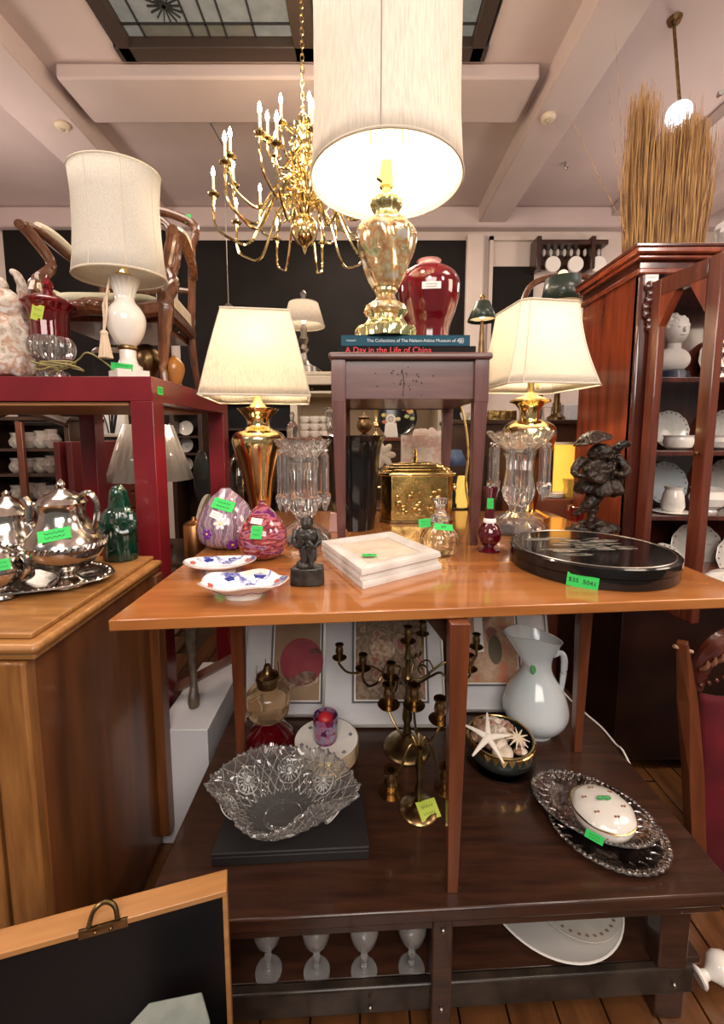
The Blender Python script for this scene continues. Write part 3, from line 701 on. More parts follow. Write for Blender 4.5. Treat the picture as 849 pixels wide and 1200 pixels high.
B().lathe([(.018, z1+.05), (.008, z1+.062), (.014, z1+.075), (.005, z1+.088), (.011, z1+.1), (.006, z1+.112), (.001, z1+.125)], 16).ob('finial', brass, lid)
for sx in (-1, 1): B().lathe([(.006, 0), (.006, .012), (.014, .016), (.016, .024), (.008, .032), (.001, .034)], 14, M=Matrix.Translation((sx*w/2*.95, 0, z1*.72)) @ Matrix.Rotation(sx*PI/2, 4, 'Y')).ob('knob', brass, bx)
t, D, _ = turned('black_vase', 'tall flared glossy black vase behind the end table leg', 'vase', 415, 618, ZT, [('body', black, [(616, 24), (600, 26), (570, 28), (540, 30), (522, 33), (513, 37), (511, 38), (513, 35), (540, 25)], {'sm': 3})], D=1.79)
# perfume bottle
t, D, _ = turned('perfume_bottle', 'round clear cut glass bottle with flared scalloped neck beside the white frames', 'bottle', 515.5, 652, ZT, [
 ('body', glass, [(652, 10), (650, 14), (644, 20), (634, 23), (624, 21), (616, 14), (611, 9)], {'sm': 4, 'mod': lambda a, i, r, z: (r*(1+.025*math.cos(16*a)), z), 'seg': 64, 'shell': .004}),
 ('neck', crystal, [(612, 9), (608, 11), (605, 11), (602, 7), (595, 5), (589, 7), (584, 9.5)], {'sm': 2, 'mod': lambda a, i, r, z: (r*(1+.06*math.cos(8*a)), z), 'seg': 48})])
ctag(t, 520, 618, D-.045, 22, 8, roll=-.15, n=(0.1, -1, .6), s='$75')
ctag(t, 498, 613, D-.01, 14, 10, roll=.1)
# ruby bud vase
druby = mat('dark_ruby_glass', (.10, .003, .010), .05, trans=.35, coat=.8)
t, D, _ = turned('bud_vase', 'small dark ruby glass bud vase with gilt collar and narrow neck', 'vase', 573, 649, ZT, [
 ('foot', druby, [(649, 13), (646, 13), (643, 7), (640, 5)]),
 ('body', druby, [(641, 5), (637, 9), (631, 13), (624, 13.5), (617, 11), (612, 7)], {'sm': 3}),
 ('collar', whitetag, [(612.5, 7), (611, 7.5), (608, 7), (607, 6)]),
 ('neck', druby, [(608, 6), (600, 5.5), (585, 6), (576, 7.5), (571, 8.5)], {'sm': 2, 'shell': .002})])
ctag(t, 575, 590, D-.022, 7, 12)
# lacquer box
c = G(690, 694, ZT); D = c.y+.2
for _ in range(4): D = c.y+86*SC(D, ZT)
R_ = 87*SC(D, ZT+.04)
t = thing('lacquer_box', 'large round black lacquer box with mother-of-pearl scene on its lid', 'box', ((690-PX)*SC(D, ZT), D, ZT))
hh = W(690, 667, c.y).z-ZT
B().lathe([(R_*.985, 0), (R_, .003), (R_, hh*.5)], 72).ob('body', black, t)
B().lathe([(R_, hh*.5+.001), (R_*1.012, hh*.5+.003), (R_*1.012, hh-.003), (R_*.995, hh), (.001, hh)], 72, caps=False).ob('lid', black, t)
lac = t
lo = [o for o in t.children if o.name.startswith('lid')][0]
zl = max(v.co.z for v in lo.data.vertices); random.seed(11)
inlay = mat('pearl_inlay', (.35, .33, .28), .25, .3, c2=(.10, .10, .08), ns=30)
q = B()
for k in range(26):
    a = random.uniform(-2.6, .3); x, y = random.uniform(-.12, .10), random.uniform(-.10, .10)
    q.prism([(x+random.uniform(.008, .035)*math.cos(a+j*.9)*1.8, y+random.uniform(.004, .012)*math.sin(a+j*.9)) for j in range(7)], zl, zl+.0008)
q.ob('pearl_inlay', inlay, lo)['kind'] = 'stuff'
B().tube([((R_*.95)*math.cos(a), R_*.95*math.sin(a), zl) for a in [2*PI*i/60 for i in range(60)]], .0015, 4, closed=True).ob('rim_line', pewter, lo)
ctag(t, 683, 681.5, D-R_-.003, 29, 14, roll=-.08, n=(-.05, -1, 0), s="$35  5041")

# ---------------- framed tiles stack ----------------
c4 = [G(377, 633, ZT), G(424, 690, ZT), G(517, 668, ZT), G(458, 640, ZT)]
FT = G(424, 690, ZT); TL = W(424, 667, FT.y).z
def gg(px, py): return G(px, py, TL)
P = [gg(377, 633), gg(424, 667), gg(517, 646), gg(458, 622)]
cx = sum(p.x for p in P)/4; cy = sum(p.y for p in P)/4
white_paint = mat('white_painted_wood', (.72, .68, .64), .5, c2=(.58, .52, .47), ns=12, bump=.15)
cream_panel = mat('cream_panel', (.62, .50, .38), .5, c2=(.72, .62, .50), ns=20)
th = (TL-ZT)/3
for k, lb in enumerate(('white painted square frame at the bottom of the stack of three', 'white painted square frame in the middle of the stack of three', 'white painted square frame on top of the stack, with green tag')):
    t = thing('square_frame', lb, 'frame', (cx+(.003, -.004, 0)[k], cy+(-.002, .003, 0)[k], ZT+k*th+.0003), 'stack of white frames')
    pl = [Vector((p.x-cx, p.y-cy, 0))*(1 if k != 1 else .985) for p in P]
    B().prism([(p.x, p.y) for p in pl], 0, th*.35).ob('back_panel', white_paint, t)
    for j in range(4):
        a, b = pl[j], pl[(j+1) % 4]; ia, ib = a*.68, b*.68; ma, mb = a*.86, b*.86
        q = B(); q.add([(*p.xy, z) for p, z in ((a, th*.36), (b, th*.36), (ib, th*.36), (ia, th*.36), (a*.99, th*.9), (b*.99, th*.9), (ib, th*.62), (ia, th*.62), (ma, th*.995), (mb, th*.995))],
          [(0, 1, 5, 4), (4, 5, 9, 8), (8, 9, 6, 7), (3, 7, 6, 2), (0, 3, 2, 1), (0, 4, 8, 7, 3), (1, 2, 6, 9, 5)])
        q.ob('moulding', white_paint, t, smooth=0, bevel=.0008)
    B().prism([(p.x*.67, p.y*.67) for p in pl], th*.36, th*.5).ob('inset_panel', cream_panel, t)
ptag(t, loc_of(t, 433, 650, P[0].y*0+G(433, 650, TL).y)+Vector((0, 0, -.001)), (0, 0, 1), .042, .02, roll=0, s='$5')
# ---------------- art glass vases ----------------
swirlA = mat('lilac_art_glass', (.28, .16, .22), .06, c2=[(.46, .38, .41), (.05, .02, .07), (.60, .52, .48), (.10, .02, .16), (.20, .12, .16)], ns=9, kind='wave', stretch=(1, 1, 2.2), coat=1, lo=.1, hi=.9)
swirlB = mat('pink_art_glass', (.22, .015, .03), .06, c2=[(.07, .012, .14), (.50, .13, .15), (.10, .006, .03), (.40, .06, .04), (.50, .28, .34)], ns=16, stretch=(1, 1, 3), coat=1, lo=.33, hi=.68)
t, D, _ = turned('art_glass_vase', 'large teardrop swirled lilac and white art glass vase with purple flowers', 'vase', 267, 647, ZT, [
 ('body', swirlA, [(646, 14), (643, 22), (635, 30), (622, 33.5), (608, 32), (594, 26), (583, 17), (576, 9), (572, 5)], {'sm': 4, 'seg': 48})], D=1.475)
s = SC(D, ZT+.1)
fm = [mat('purple_petal', (.16, .02, .30), .1, coat=1), mat('white_petal', (.75, .70, .70), .1, coat=1), mat('yellow_centre', (.80, .62, .08), .2)]
for (dx, py, k, R_) in ((-9, 614, 1, 8), (6, 638, 0, 9), (-24, 626, 0, 7), (16, 622, 1, 6)):
    hit = surf(t, 267+dx, py); M = Matrix.Translation(hit[0]+hit[1]*.0015) @ basis(hit[1])
    q = B()
    for j in range(6):
        a = j*PI/3; q.ball((0, 0, 0), (R_*s*.42, R_*s*.28, .0015), 10, 6, M=M @ Matrix.Rotation(a, 4, 'Z') @ Matrix.Translation((R_*s*.5, 0, 0)))
    f_ = q.ob('petals', fm[k], t); B().ball((0, 0, 0), (R_*s*.2, R_*s*.2, .003), 8, 6, M=M).ob('flower_centre', fm[2], f_)
ctag(t, 262, 592, D-.082, 24, 13, roll=-.35, n=(-.1, -1, .55))
ctag(t, 254, 604, D-.1, 14, 8, whitetag, roll=-.4, n=(-.2, -1, .45))
t, D, _ = turned('art_glass_vase', 'smaller round pink and red swirled art glass vase with white and green tags', 'vase', 309, 659, ZT, [
 ('body', swirlB, [(659, 9), (656, 16), (648, 24), (636, 28), (624, 28), (612, 23), (602, 15), (594, 8), (589, 4), (586, 4.5)], {'sm': 4, 'seg': 48})], D=1.33)
ctag(t, 301, 624, D-.073, 13, 15, roll=-.05, n=(-.25, -1, .15)); ctag(t, 301, 611, D-.066, 13, 7, whitetag, roll=-.15, n=(-.25, -1, .35))
# ---------------- imari dishes ----------------
imari_in = mat('imari_glaze', (.72, .73, .76), .12, c2=[(.74, .75, .78), (.02, .03, .28), (.72, .72, .74), (.70, .58, .52)], ns=11, lo=.42, hi=.64, coat=.6)
def dish(label, px0, px1, ytop, yb, rx_, ry_, zh, lobes, pw, rot=0, m=porc):
    c = G((px0+px1)/2, yb, ZT); s = SC(c.y+.06, ZT); rx = (px1-px0)/2*s; D = c.y+rx_*rx*.45
    t = thing('imari_dish', label, 'dish', (c.x, D, ZT), 'imari dishes', rot)
    ry = rx*ry_
    rim = lambda a: (1+pw*abs(math.cos(lobes*a/2))-pw*.5)
    def fn(prof):
        return lambda u, v: (lambda a, i: (rx*prof(v)[0]*math.cos(a)*(1+(rim(a)-1)*v), ry*prof(v)[0]*math.sin(a)*(1+(rim(a)-1)*v), prof(v)[1]+.004*v*math.cos(lobes*a)))(2*PI*u, 0)
    out = B(); out.grid(fn(lambda v: (.45+.55*v, .012+zh*v**1.3)), 64, 10); out.ob('outside', m, t, smooth=60)
    inn = B(); inn.grid(fn(lambda v: (.97*v if v < .45 else .97*(.45*1+.55*(v-.45)/.55), (.016 if v < .45 else .016+(zh-.002)*((v-.45)/.55)**1.4))), 64, 14); inn.ob('inside', imari_in, t, smooth=60)
    B().tube([(rx*rim(a)*math.cos(a)*.99, ry*rim(a)*math.sin(a)*.99, zh+.012+.004*math.cos(lobes*a)) for a in [2*PI*i/64 for i in range(64)]], .002, 6, closed=True).ob('rim', mat('rim_glaze', (.55, .45, .42), .2), t)
    B().lathe([(rx*.42, 0), (rx*.45, .014), (rx*.3, .014)], 32, mod=lambda a, i, r, z: (r, z)).ob('foot_ring', m, t).scale = (1, ry_, 1)
    gi = fn(lambda v: (.97*v if v < .45 else .97*(.45*1+.55*(v-.45)/.55), (.016 if v < .45 else .016+(zh-.002)*((v-.45)/.55)**1.4)))
    go = fn(lambda v: (.45+.55*v, .012+zh*v**1.3))
    for k in range(7):
        u = (k+.35)/7; p0 = Vector(gi(u, .80)); nn = (Vector(gi(u+.02, .80))-p0).cross(Vector(gi(u, .88))-p0).normalized(); nn = nn if nn.z > 0 else -nn
        B().ball((0, 0, 0), (.017, .008, .0010), 12, 6, M=Matrix.Translation(p0+nn*.0004) @ basis(nn), mod=lambda d: 1+.25*math.sin(5*math.atan2(d.y, d.x+1e-6))).ob('painted_leaf', blue if k % 3 else mat('rust_glaze', (.45, .08, .05), .15, coat=.6), t)
    q = B(); q.tube([tuple(Vector(go(u_/80, .45+.1*math.sin(u_*.8)))*1.004) for u_ in range(80)], .0009, 4, closed=True)
    q.ob('cobalt_line', blue, t)
    return t
dish('oval blue and white porcelain dish with leaf sprig, behind the lobed one', 212, 293, 650, 677, 1, .62, .022, 2, .0, .12)
dish('lobed imari dish with cobalt and rust rim nearest the table corner', 229, 329, 664, 708, 1, .66, .030, 5, .10, .05)
# ---------------- black stone figurine ----------------
c = G(361, 688, ZT); D = c.y+.028; s = SC(D, ZT+.03)
t = thing('stone_figurine', 'small black carved stone kneeling figure on a rough block base', 'figurine', ((361-PX)*SC(D, ZT), D, ZT))
rk = lambda d: 1+.08*noise.noise(d*3)
zz = lambda py: W(361, py, D).z-ZT
B().prism([(-20*s, -.022), (-8*s, -.03), (14*s, -.028), (20*s, -.012), (19*s, .02), (5*s, .03), (-16*s, .024)], 0, zz(663), sc1=.96).ob('base', blackstone, t, bevel=.004)
q = B(); q.ball((1*s, 0, zz(646)), (11*s, .024, 17*s), 16, 12, mod=rk); q.ball((0, .0, zz(628)), (14*s, .026, 12*s), 16, 12, mod=rk)
q.ball((0, -.004, zz(613)), (8*s, .020, 9*s), 14, 10, mod=rk); q.ball((-3*s, -.01, zz(660)), (10*s, .026, 5*s), 12, 8, mod=rk)
q.ob('body', blackstone, t)
q = B()
for sx in (-1, 1): q.tube([(sx*12*s, 0, zz(620)), (sx*15*s, -.012, zz(632)), (sx*9*s, -.026, zz(638)), (sx*2*s, -.030, zz(630))], [3.4*s, 3.6*s, 3*s, 2.4*s], 8, 4)
q.tube([(-3*s, -.026, zz(636)), (-2*s, -.024, zz(650)), (-4*s, -.028, zz(662))], [3*s, 3.4*s, 3*s], 8, 4); q.tube([(5*s, -.024, zz(636)), (6*s, -.02, zz(650)), (5*s, -.026, zz(662))], [3*s, 3.4*s, 3*s], 8, 4)
q.ob('arms_and_knees', blackstone, t)
q = B(); q.ball((-1*s, -.022, zz(613)), (4*s, .007, 5*s), 10, 8); q.ball((-1*s, -.029, zz(613)), (1*s, .003, 1.6*s), 6, 5)
q.ob('face', blackstone, t)
for o in t.children:
    if o.name[:4] != 'base': rough(o, .007, .012)
# ---------------- carved dancing figure ----------------
D = 1.66; s = SC(D, ZT+.15)
t = thing('carved_figure', 'carved dark wood statuette in a wide hat dancing with a round drum', 'statuette', ((698-PX)*SC(D, ZT), D, ZT))
carv = mat('carved_ebony', (.010, .006, .0045), .36, c2=(.034, .019, .012), spec=.35, ns=25, bump=.8, bs=45)
zz = lambda py: W(698, py, D).z-ZT
X = lambda px: (px-698)*s
rg = lambda d: 1+.18*noise.noise(d*2.6)
q = B()
for x, y, py, a, b_ in ((-14, 0, 621, 12, 6), (4, -.01, 622, 13, 7), (15, .01, 621, 10, 7), (-24, -.01, 623, 6, 4), (0, .02, 618, 16, 8)): q.ball((x*s, y, zz(py)+.003), (a*s, .03, b_*s), 12, 8, mod=rg)
q.v = [(x, y, max(z, 0)) for x, y, z in q.v]; q.ob('rock_base', carv, t)
q = B()
q.tube([(X(690), -.01, zz(616)), (X(692), -.012, zz(600)), (X(693), 0, zz(588)), (X(696), 0, zz(572))], [4*s, 4.5*s, 7*s, 9*s], 10, 4)   # standing leg
q.tube([(X(700), .01, zz(574)), (X(688), -.03, zz(586)), (X(680), -.02, zz(597)), (X(676), -.01, zz(604))], [8*s, 7*s, 4*s, 3*s], 10, 4)  # raised leg
q.tube([(X(686), -.03, zz(617)), (X(692), -.01, zz(615))], [4*s, 5*s], 8)
q.ball((X(697), 0, zz(552)), (15*s, .035, 20*s), 16, 12, mod=rg); q.ob('body', carv, t)
q = B(); q.lathe([(10*s, zz(552)), (16*s, zz(562)), (22*s, zz(574)), (20*s, zz(580)), (8*s, zz(574))], 40, c=(X(699), 0, 0), mod=lambda a, i, r, z: (r*(1+.10*math.sin(6*a)+.05*math.sin(11*a)), z+.006*math.sin(4*a))).ob('skirt', carv, t)
q = B(); q.ball((X(697), -.012, zz(532)), (12*s, .034, 12*s), 16, 12, mod=rg); q.ball((X(700), -.042, zz(536)), (2.5*s, .010, 2.5*s), 8, 6)
for sx in (-4, 5): q.ball((X(698+sx), -.042, zz(530)), (1.8*s, .005, 1.5*s), 8, 6)
for k in range(7): q.tube([(X(690+k*2.6), -.034, zz(540)), (X(690+k*2.4), -.042, zz(549)), (X(691+k*2), -.036, zz(556))], [1.8*s, 1.6*s, .6*s], 6, 3)
q.ob('bearded_head', carv, t)
q = B(); M = Matrix.Translation((X(691), -.005, zz(518))) @ Matrix.Rotation(-.35, 4, 'Y')
q.lathe([(17*s, 0), (18*s, 2*s), (14*s, 5*s), (11*s, 9*s), (6*s, 12*s), (.001, 13*s)], 28, M=M, mod=lambda a, i, r, z: (r*(1+.08*math.sin(5*a)), z)); q.ob('hat', carv, t)
q = B(); M = Matrix.Translation((X(689), -.045, zz(552))) @ Matrix.Rotation(PI/2-.2, 4, 'X') @ Matrix.Rotation(.3, 4, 'Y')
q.lathe([(.001, -.01), (13*s, -.01), (14*s, -.006), (14*s, .012), (13*s, .016), (.001, .012)], 28, M=M); q.ob('drum', carv, t)
q = B()
q.tube([(X(712), 0, zz(535)), (X(720), -.02, zz(548)), (X(712), -.05, zz(555)), (X(700), -.06, zz(552))], [5*s, 5*s, 4*s, 3*s], 8, 4)
q.tube([(X(684), 0, zz(536)), (X(674), -.01, zz(548)), (X(672), -.03, zz(556)), (X(680), -.058, zz(556))], [5*s, 4.5*s, 3.5*s, 3*s], 8, 4)
q.tube([(X(712), .01, zz(530)), (X(717), 0, zz(522)), (X(722), 0, zz(520)), (X(726), .0, zz(522))], [5*s, 5*s, 4*s, 3*s], 8, 3)
q.tube([(X(714), .02, zz(530)), (X(722), .03, zz(560)), (X(718), .03, zz(585))], [7*s, 7*s, 4*s], 8, 3)
q.ob('arms', carv, t)
t.scale = (1.22, 1.2, 1.0)
for o in t.children: rough(o, .012, .012)
# ---------------- on the low table ----------------
# leaning matted pictures
def picture(label, x0, x1, y0, y1, Yb, ax0, ax1, ay0, ay1, arts, lean=.10, frame=None):
    a = W(x0, y1, Yb); b = W(x1, y1, Yb); w = b.x-a.x; zt = W(x0, y0, Yb+lean).z; h = zt-ZL
    t = thing('matted_picture', label, 'picture', ((a.x+b.x)/2, Yb, ZL+.004), 'pictures leaning under the table')
    ang = math.asin(min(lean/h, .9)); hh = h/math.cos(ang)
    M = Matrix.Rotation(-ang, 4, 'X')
    mt_ = mat('mat_board', (.60, .58, .60), .7, c2=(.68, .66, .66), ns=4)
    B().box((0, .008, hh/2), (w, .012, hh), M=M).ob('mat_board', mt_, t, bevel=.001)
    fr = mat('thin_silver_frame', (.55, .52, .48), .3, .7)
    for (cx_, cz_, sw, sh_) in ((0, hh-.004, w, .008), (0, .004, w, .008), (-w/2+.004, hh/2, .008, hh-.017), (w/2-.004, hh/2, .008, hh-.017)):
        B().box((cx_, -.003, cz_), (sw, .012, sh_), M=M).ob('frame_rail', fr, t)
    k = (Yb+lean*.5)*ct/F
    def X(px): return (px-(x0+x1)/2)*SC(Yb+lean*.6, .75)
    def Z(py): return (W(400, py, Yb+lean*.6).z-ZL)/math.cos(ang)
    gm = mat('grey_inner_frame', (.13, .12, .13), .5)
    ar = B().box(((X(ax0)+X(ax1))/2, -.0035, (Z(ay0)+Z(ay1))/2), (X(ax1)-X(ax0), .010, Z(ay0)-Z(ay1)), M=M).ob('inner_frame', gm, t, bevel=.001)
    g = .018
    wh = B().box(((X(ax0)+X(ax1))/2, -.009, (Z(ay0)+Z(ay1))/2), (X(ax1)-X(ax0)-g, .003, Z(ay0)-Z(ay1)-g), M=M).ob('white_fillet', whitetag, ar)
    B().box(((X(ax0)+X(ax1))/2, -.011, (Z(ay0)+Z(ay1))/2), (X(ax1)-X(ax0)-g-.01, .003, Z(ay0)-Z(ay1)-g-.01), M=M).ob('print', arts[0], ar)
    for sh_, (px, py, rx_, ry_), m in arts[1:]:
        q = B(); s_ = SC(Yb+lean*.6, .75); c_ = (X(px), -.0135, Z(py))
        if sh_ == 'disc': q.add([(c_[0]+rx_*s_*math.cos(2*PI*i/28), c_[1], c_[2]+ry_*s_*math.sin(2*PI*i/28)) for i in range(28)], [tuple(range(28))], M)
        else: q.box(c_, (rx_*s_, .0012, ry_*s_), M=M)
        q.ob('printed_shape', m, ar, smooth=0)
    return t
pa = mat('print_flowers', (.20, .13, .08), .6, c2=[(.32, .22, .14), (.16, .10, .06), (.42, .30, .22), (.30, .10, .07)], ns=22)
pb = mat('print_brown', (.28, .17, .09), .6, c2=(.36, .25, .15), ns=6)
pc = mat('print_coral', (.50, .17, .10), .6, c2=[(.42, .26, .15), (.55, .36, .26), (.25, .12, .09)], ns=12)
dr = mat('print_crimson', (.26, .025, .04), .6, c2=(.30, .04, .05), ns=20); pw = mat('print_petal', (.62, .48, .36), .6, c2=(.30, .14, .07), ns=60)
picture('framed print of a dark red disc and pale flowers, leftmost behind the oil lamp', 283, 380, 690, 855, 1.56, 316, 377, 716, 812, [pb, ('disc', (352, 772, 25, 26), dr), ('disc', (358, 788, 14, 8), pw), ('disc', (340, 792, 12, 6), pa), ('disc', (367, 762, 7, 4), pw)], .15)
picture('framed brown floral print in the middle, behind the brass candelabra', 378, 523, 680, 851, 1.50, 414, 502, 705, 811, [pa, ('disc', (450, 760, 14, 11), pw), ('disc', (470, 780, 10, 8), pb)], .17)
picture('framed coral print at right, behind the white pitcher', 530, 650, 690, 845, 1.59, 537, 613, 705, 795, [pc, ('box', (566, 745, 10, 38), whitetag), ('disc', (584, 760, 8, 16), mat('print_olive', (.12, .10, .06), .6)), ('disc', (553, 725, 10, 8), pw)], .15)
# ruby oil lamp
t, D, _ = turned('oil_lamp', 'antique oil lamp with ruby glass base and amber font', 'oil lamp', 316, 903, ZL, [
 ('base', ruby, [(903, 30), (898, 32), (888, 31), (876, 28), (864, 20), (854, 11), (848, 7)], {'sm': 3, 'mod': lambda a, i, r, z: (r*(1+.03*math.cos(12*a)), z), 'seg': 64}),
 ('collar', brass_d, [(848.5, 7), (846, 8), (843, 8), (841.5, 6)]),
 ('font', amber, [(842, 6), (840, 18), (836, 23), (825, 25.5), (812, 25), (806, 20), (803, 12)], {'sm': 3}),
 ('burner', brass_d, [(804, 12), (801, 13), (797, 12), (795, 14), (791, 13), (788, 7), (784, 5), (779, 3.5)])])
s = SC(D, .8); zz = lambda py: W(316, py, D).z-ZL
q = B()
for k in range(4): a = k*PI/2+.4; q.tube([(12*s*math.cos(a), 12*s*math.sin(a), zz(793)), (13*s*math.cos(a), 13*s*math.sin(a), zz(785)), (12*s*math.cos(a), 12*s*math.sin(a), zz(778))], .0015, 4)
q.tube([(.01, 0, zz(792)), (.05, 0, zz(794))], .0015); q.ob('chimney_prongs', brass_d, t)
# plates stack
c = G(383, 916, ZL); D = c.y+37*SC(c.y+.1, ZL); s = SC(D, ZL); R_ = 36.5*s
plm = mat('gilt_plate', (.78, .75, .69), .15, c2=(.78, .75, .68), ns=5, coat=.5)
n = 7; dz = .0085
pl0 = None
for k in range(n):
    lb = {0: 'bottom white gilt-edged plate of the stack behind the crystal bowl', n-1: 'top white gilt-edged plate with floral sprigs, under the mosaic votive'}.get(k, 'white gilt-edged plate, %s from the bottom of the stack behind the crystal bowl' % ('', 'second', 'third', 'fourth', 'fifth', 'sixth')[min(k, 5)])
    t = thing('china_plate', lb, 'plate', ((383-PX)*s, D, ZL+k*dz), 'china plates in the stack')
    B().lathe([(R_*.55, 0), (R_*.6, .003), (R_, .013), (R_*1.0, .0155), (R_*.62, .006), (.001, .005)], 40).ob('body', plm, t)
    B().tube([(R_*1.012*math.cos(a), R_*1.012*math.sin(a), .0145) for a in [2*PI*i/40 for i in range(40)]], .0015, 5, closed=True).ob('gilt_rim', gold, t)
q = B()
for k in range(6):
    a = k*PI/3+.3
    for j in range(4): q.ball((R_*.8*math.cos(a)+.005*math.cos(j*1.6), R_*.8*math.sin(a)+.005*math.sin(j*1.6), .0115), (.004, .004, .0006), 6, 4)
q.ob('floral_sprigs', mat('slate_print', (.12, .12, .16), .4), t)['kind'] = 'stuff'
zpl = ZL+(n-1)*dz+.006
t, D, _ = turned('votive_candle', 'small violet mosaic glass votive with red candle on the plate stack', 'candle', 382, 888, zpl, [
 ('holder', mat('mosaic_glass', (.30, .08, .16), .15, c2=[(.08, .02, .11), (.30, .14, .22), (.20, .015, .04), (.22, .18, .28), (.07, .01, .05)], ns=75, kind='cell', coat=.7, lo=.05, hi=.9), [(888, 13), (884, 14), (862, 14.5), (846, 14.5)], {'shell': .003}),
 ('candle', mat('red_wax', (.45, .02, .03), .4), [(880, 9), (850, 9), (846, 7), (842, 3)])], D=D+.01)
# black box + cut glass bowl
A_ = [G(247, 1002, ZL+.035), G(433, 993, ZL+.035), G(424, 925, ZL+.035), G(277, 925, ZL+.035)]
t = thing('black_box', 'flat matte black box carrying the cut crystal bowl', 'box', (-.19, 1.1, ZL))
B().prism([(p.x+.19, p.y-1.1) for p in A_], 0, .026).ob('body', blackm, t, bevel=.003)
B().prism([(p.x+.19, p.y-1.1) for p in A_], .0265, .037, sc0=1.004, sc1=1.004).ob('lid', blackm, t, bevel=.003)
c = G(332, 958, ZL+.037)
t = thing('crystal_bowl', 'large cut crystal bowl with wavy scalloped rim on the black box', 'bowl', (c.x, c.y, ZL+.0375))
rbx, rby, hb = .195, .135, .105
cg = mat('bowl_crystal', (.93, .92, .90), .02, trans=.95, ior=1.5)
def bowlf(u, v, off=0.):
    a = 2*PI*u; w = v
    rad = .28+.72*(v**.75); wav = 1+.10*w*math.cos(4*a+.6)+.022*w*math.cos(28*a)
    cut = .006*(abs(math.sin(22*PI*u+v*14))+abs(math.sin(22*PI*u-v*14))-1)*(.3+.7*math.sin(PI*min(v*1.05, 1)))
    r = rad*wav-off; z = .006+hb*v**1.5*(1+.16*w*math.cos(4*a+.6+PI))+(.004*abs(math.cos(28*a)) if v > .95 else 0)
    return ((rbx*r+cut)*math.cos(a), (rby*r+cut)*math.sin(a), z)
q = B(); q.grid(lambda u, v: bowlf(u, v), 180, 26)
o = q.ob('bowl', cg, t, smooth=0, solid=.006)
q = B()
for (ang, vz) in ((-PI/2+.1, .55), (-.3, .6), (PI+.2, .6), (PI/2, .62), (PI/2+.9, .62), (PI/2-.9, .62)):
    p0 = Vector(bowlf((ang/(2*PI)) % 1, vz, .03)); nrm = Vector((math.cos(ang)*.8, math.sin(ang), -.55 if 0 else .5)); nn = Vector((-math.cos(ang), -math.sin(ang), .9))
    M = Matrix.Translation(p0) @ basis(nn)
    for k in range(16): q.ball((0, 0, 0), (.010, .0022, .003), 6, 4, M=M @ Matrix.Rotation(k*PI/8, 4, 'Z') @ Matrix.Translation((.022, 0, 0)))
    q.ball((0, 0, 0), (.008, .008, .005), 10, 6, M=M)
    for R__ in (.012, .035): q.tube([tuple(M @ Vector((R__*math.cos(b), R__*math.sin(b), 0))) for b in [2*PI*i/24 for i in range(24)]], .0016, 4, closed=True)
q.ob('cut_rosettes', mat('frosted_cut', (.86, .84, .80), .1, trans=.45), t)['kind'] = 'stuff'
q = B()
for fam in (-1, 1):
    for k in range(30):
        q.tube([tuple(Vector(bowlf((k/30+fam*.10*v_+.002) % 1, v_, .004))) for v_ in [.22+.76*j/14 for j in range(15)]], .0011, 4)
q.ob('cut_diamonds', MC['frosted_cut'], t)['kind'] = 'stuff'
q = B()
for k in range(84):
    p0 = bowlf(k/84, 1); q.ball((p0[0], p0[1], p0[2]), .0048, 6, 4)
q.ob('beaded_rim', cg, t)['kind'] = 'stuff'
B().lathe([(.05, 0), (.055, .004), (.045, .010)], 24, mod=lambda a, i, r, z: (r, z)).ob('foot', cg, t)
# candelabra
def candle_cup(par, x, y, z, k=1., nm='candle_cup', m=None):
    return B().lathe([(.004*k, -.012*k), (.010*k, -.008*k), (.022*k, 0), (.024*k, .003*k), (.010*k, .004*k), (.009*k, .010*k), (.013*k, .022*k), (.012*k, .032*k), (.009*k, .040*k), (.014*k, .045*k), (.014*k, .048*k), (.008*k, .047*k), (.007*k, .03*k), (.001, .03*k)], 18, c=(x, y, z)).ob(nm, m or abrass, par)
t, D, _ = turned('candelabra', 'tall aged brass candelabra with six scrolled arms before the framed prints', 'candelabra', 477, 897, ZL, [
 ('base', abrass, [(0, 27, 1), (.004, 28, 1), (.012, 26, 1), (.018, 20, 1), (.030, 13, 1), (.045, 6, 1), (.06, 5, 1)]),
 ('stem', abrass, [(.06, 5, 1), (854, 3.5), (846, 6), (836, 6), (822, 3.5), (818, 5), (814, 3), (800, 3), (797, 5), (793, 6), (790, 3.5), (775, 3), (770, 5), (765, 3), (756, 3)])])
s = SC(D, .8); zz = lambda py: W(477, py, D).z-ZL
candle_cup(t, 0, 0, zz(752), 1.15)
for (px, dy, pc) in ((397, -.03, 766), (424, -.12, 762), (453, -.17, 762), (500, .12, 762), (559, .02, 762), (541, -.10, 766)):
    x = (px-477)*s; L_ = math.hypot(x, dy); zc = zz(pc)
    p = [(0, 0, zz(793)), (x*.18, dy*.18, zz(797)), (x*.38, dy*.38, zz(786)), (x*.55, dy*.55, zz(778)), (x*.7, dy*.7, zz(784)), (x*.88, dy*.88, zz(783)), (x, dy, zz(773)), (x, dy, zc-.012)]
    ar = B().tube(p, .0042, 7, 5); ar.tube([(x*.38, dy*.38, zz(786)), (x*.3, dy*.3, zz(775)), (x*.18, dy*.18, zz(778)), (x*.22, dy*.22, zz(786))], .003, 5, 4)
    ar = ar.ob('arm', abrass, t); candle_cup(ar, x, dy, zc, 1.05)
lightb0 = mat('hazy_brass', (.30, .20, .09), .25, 1)
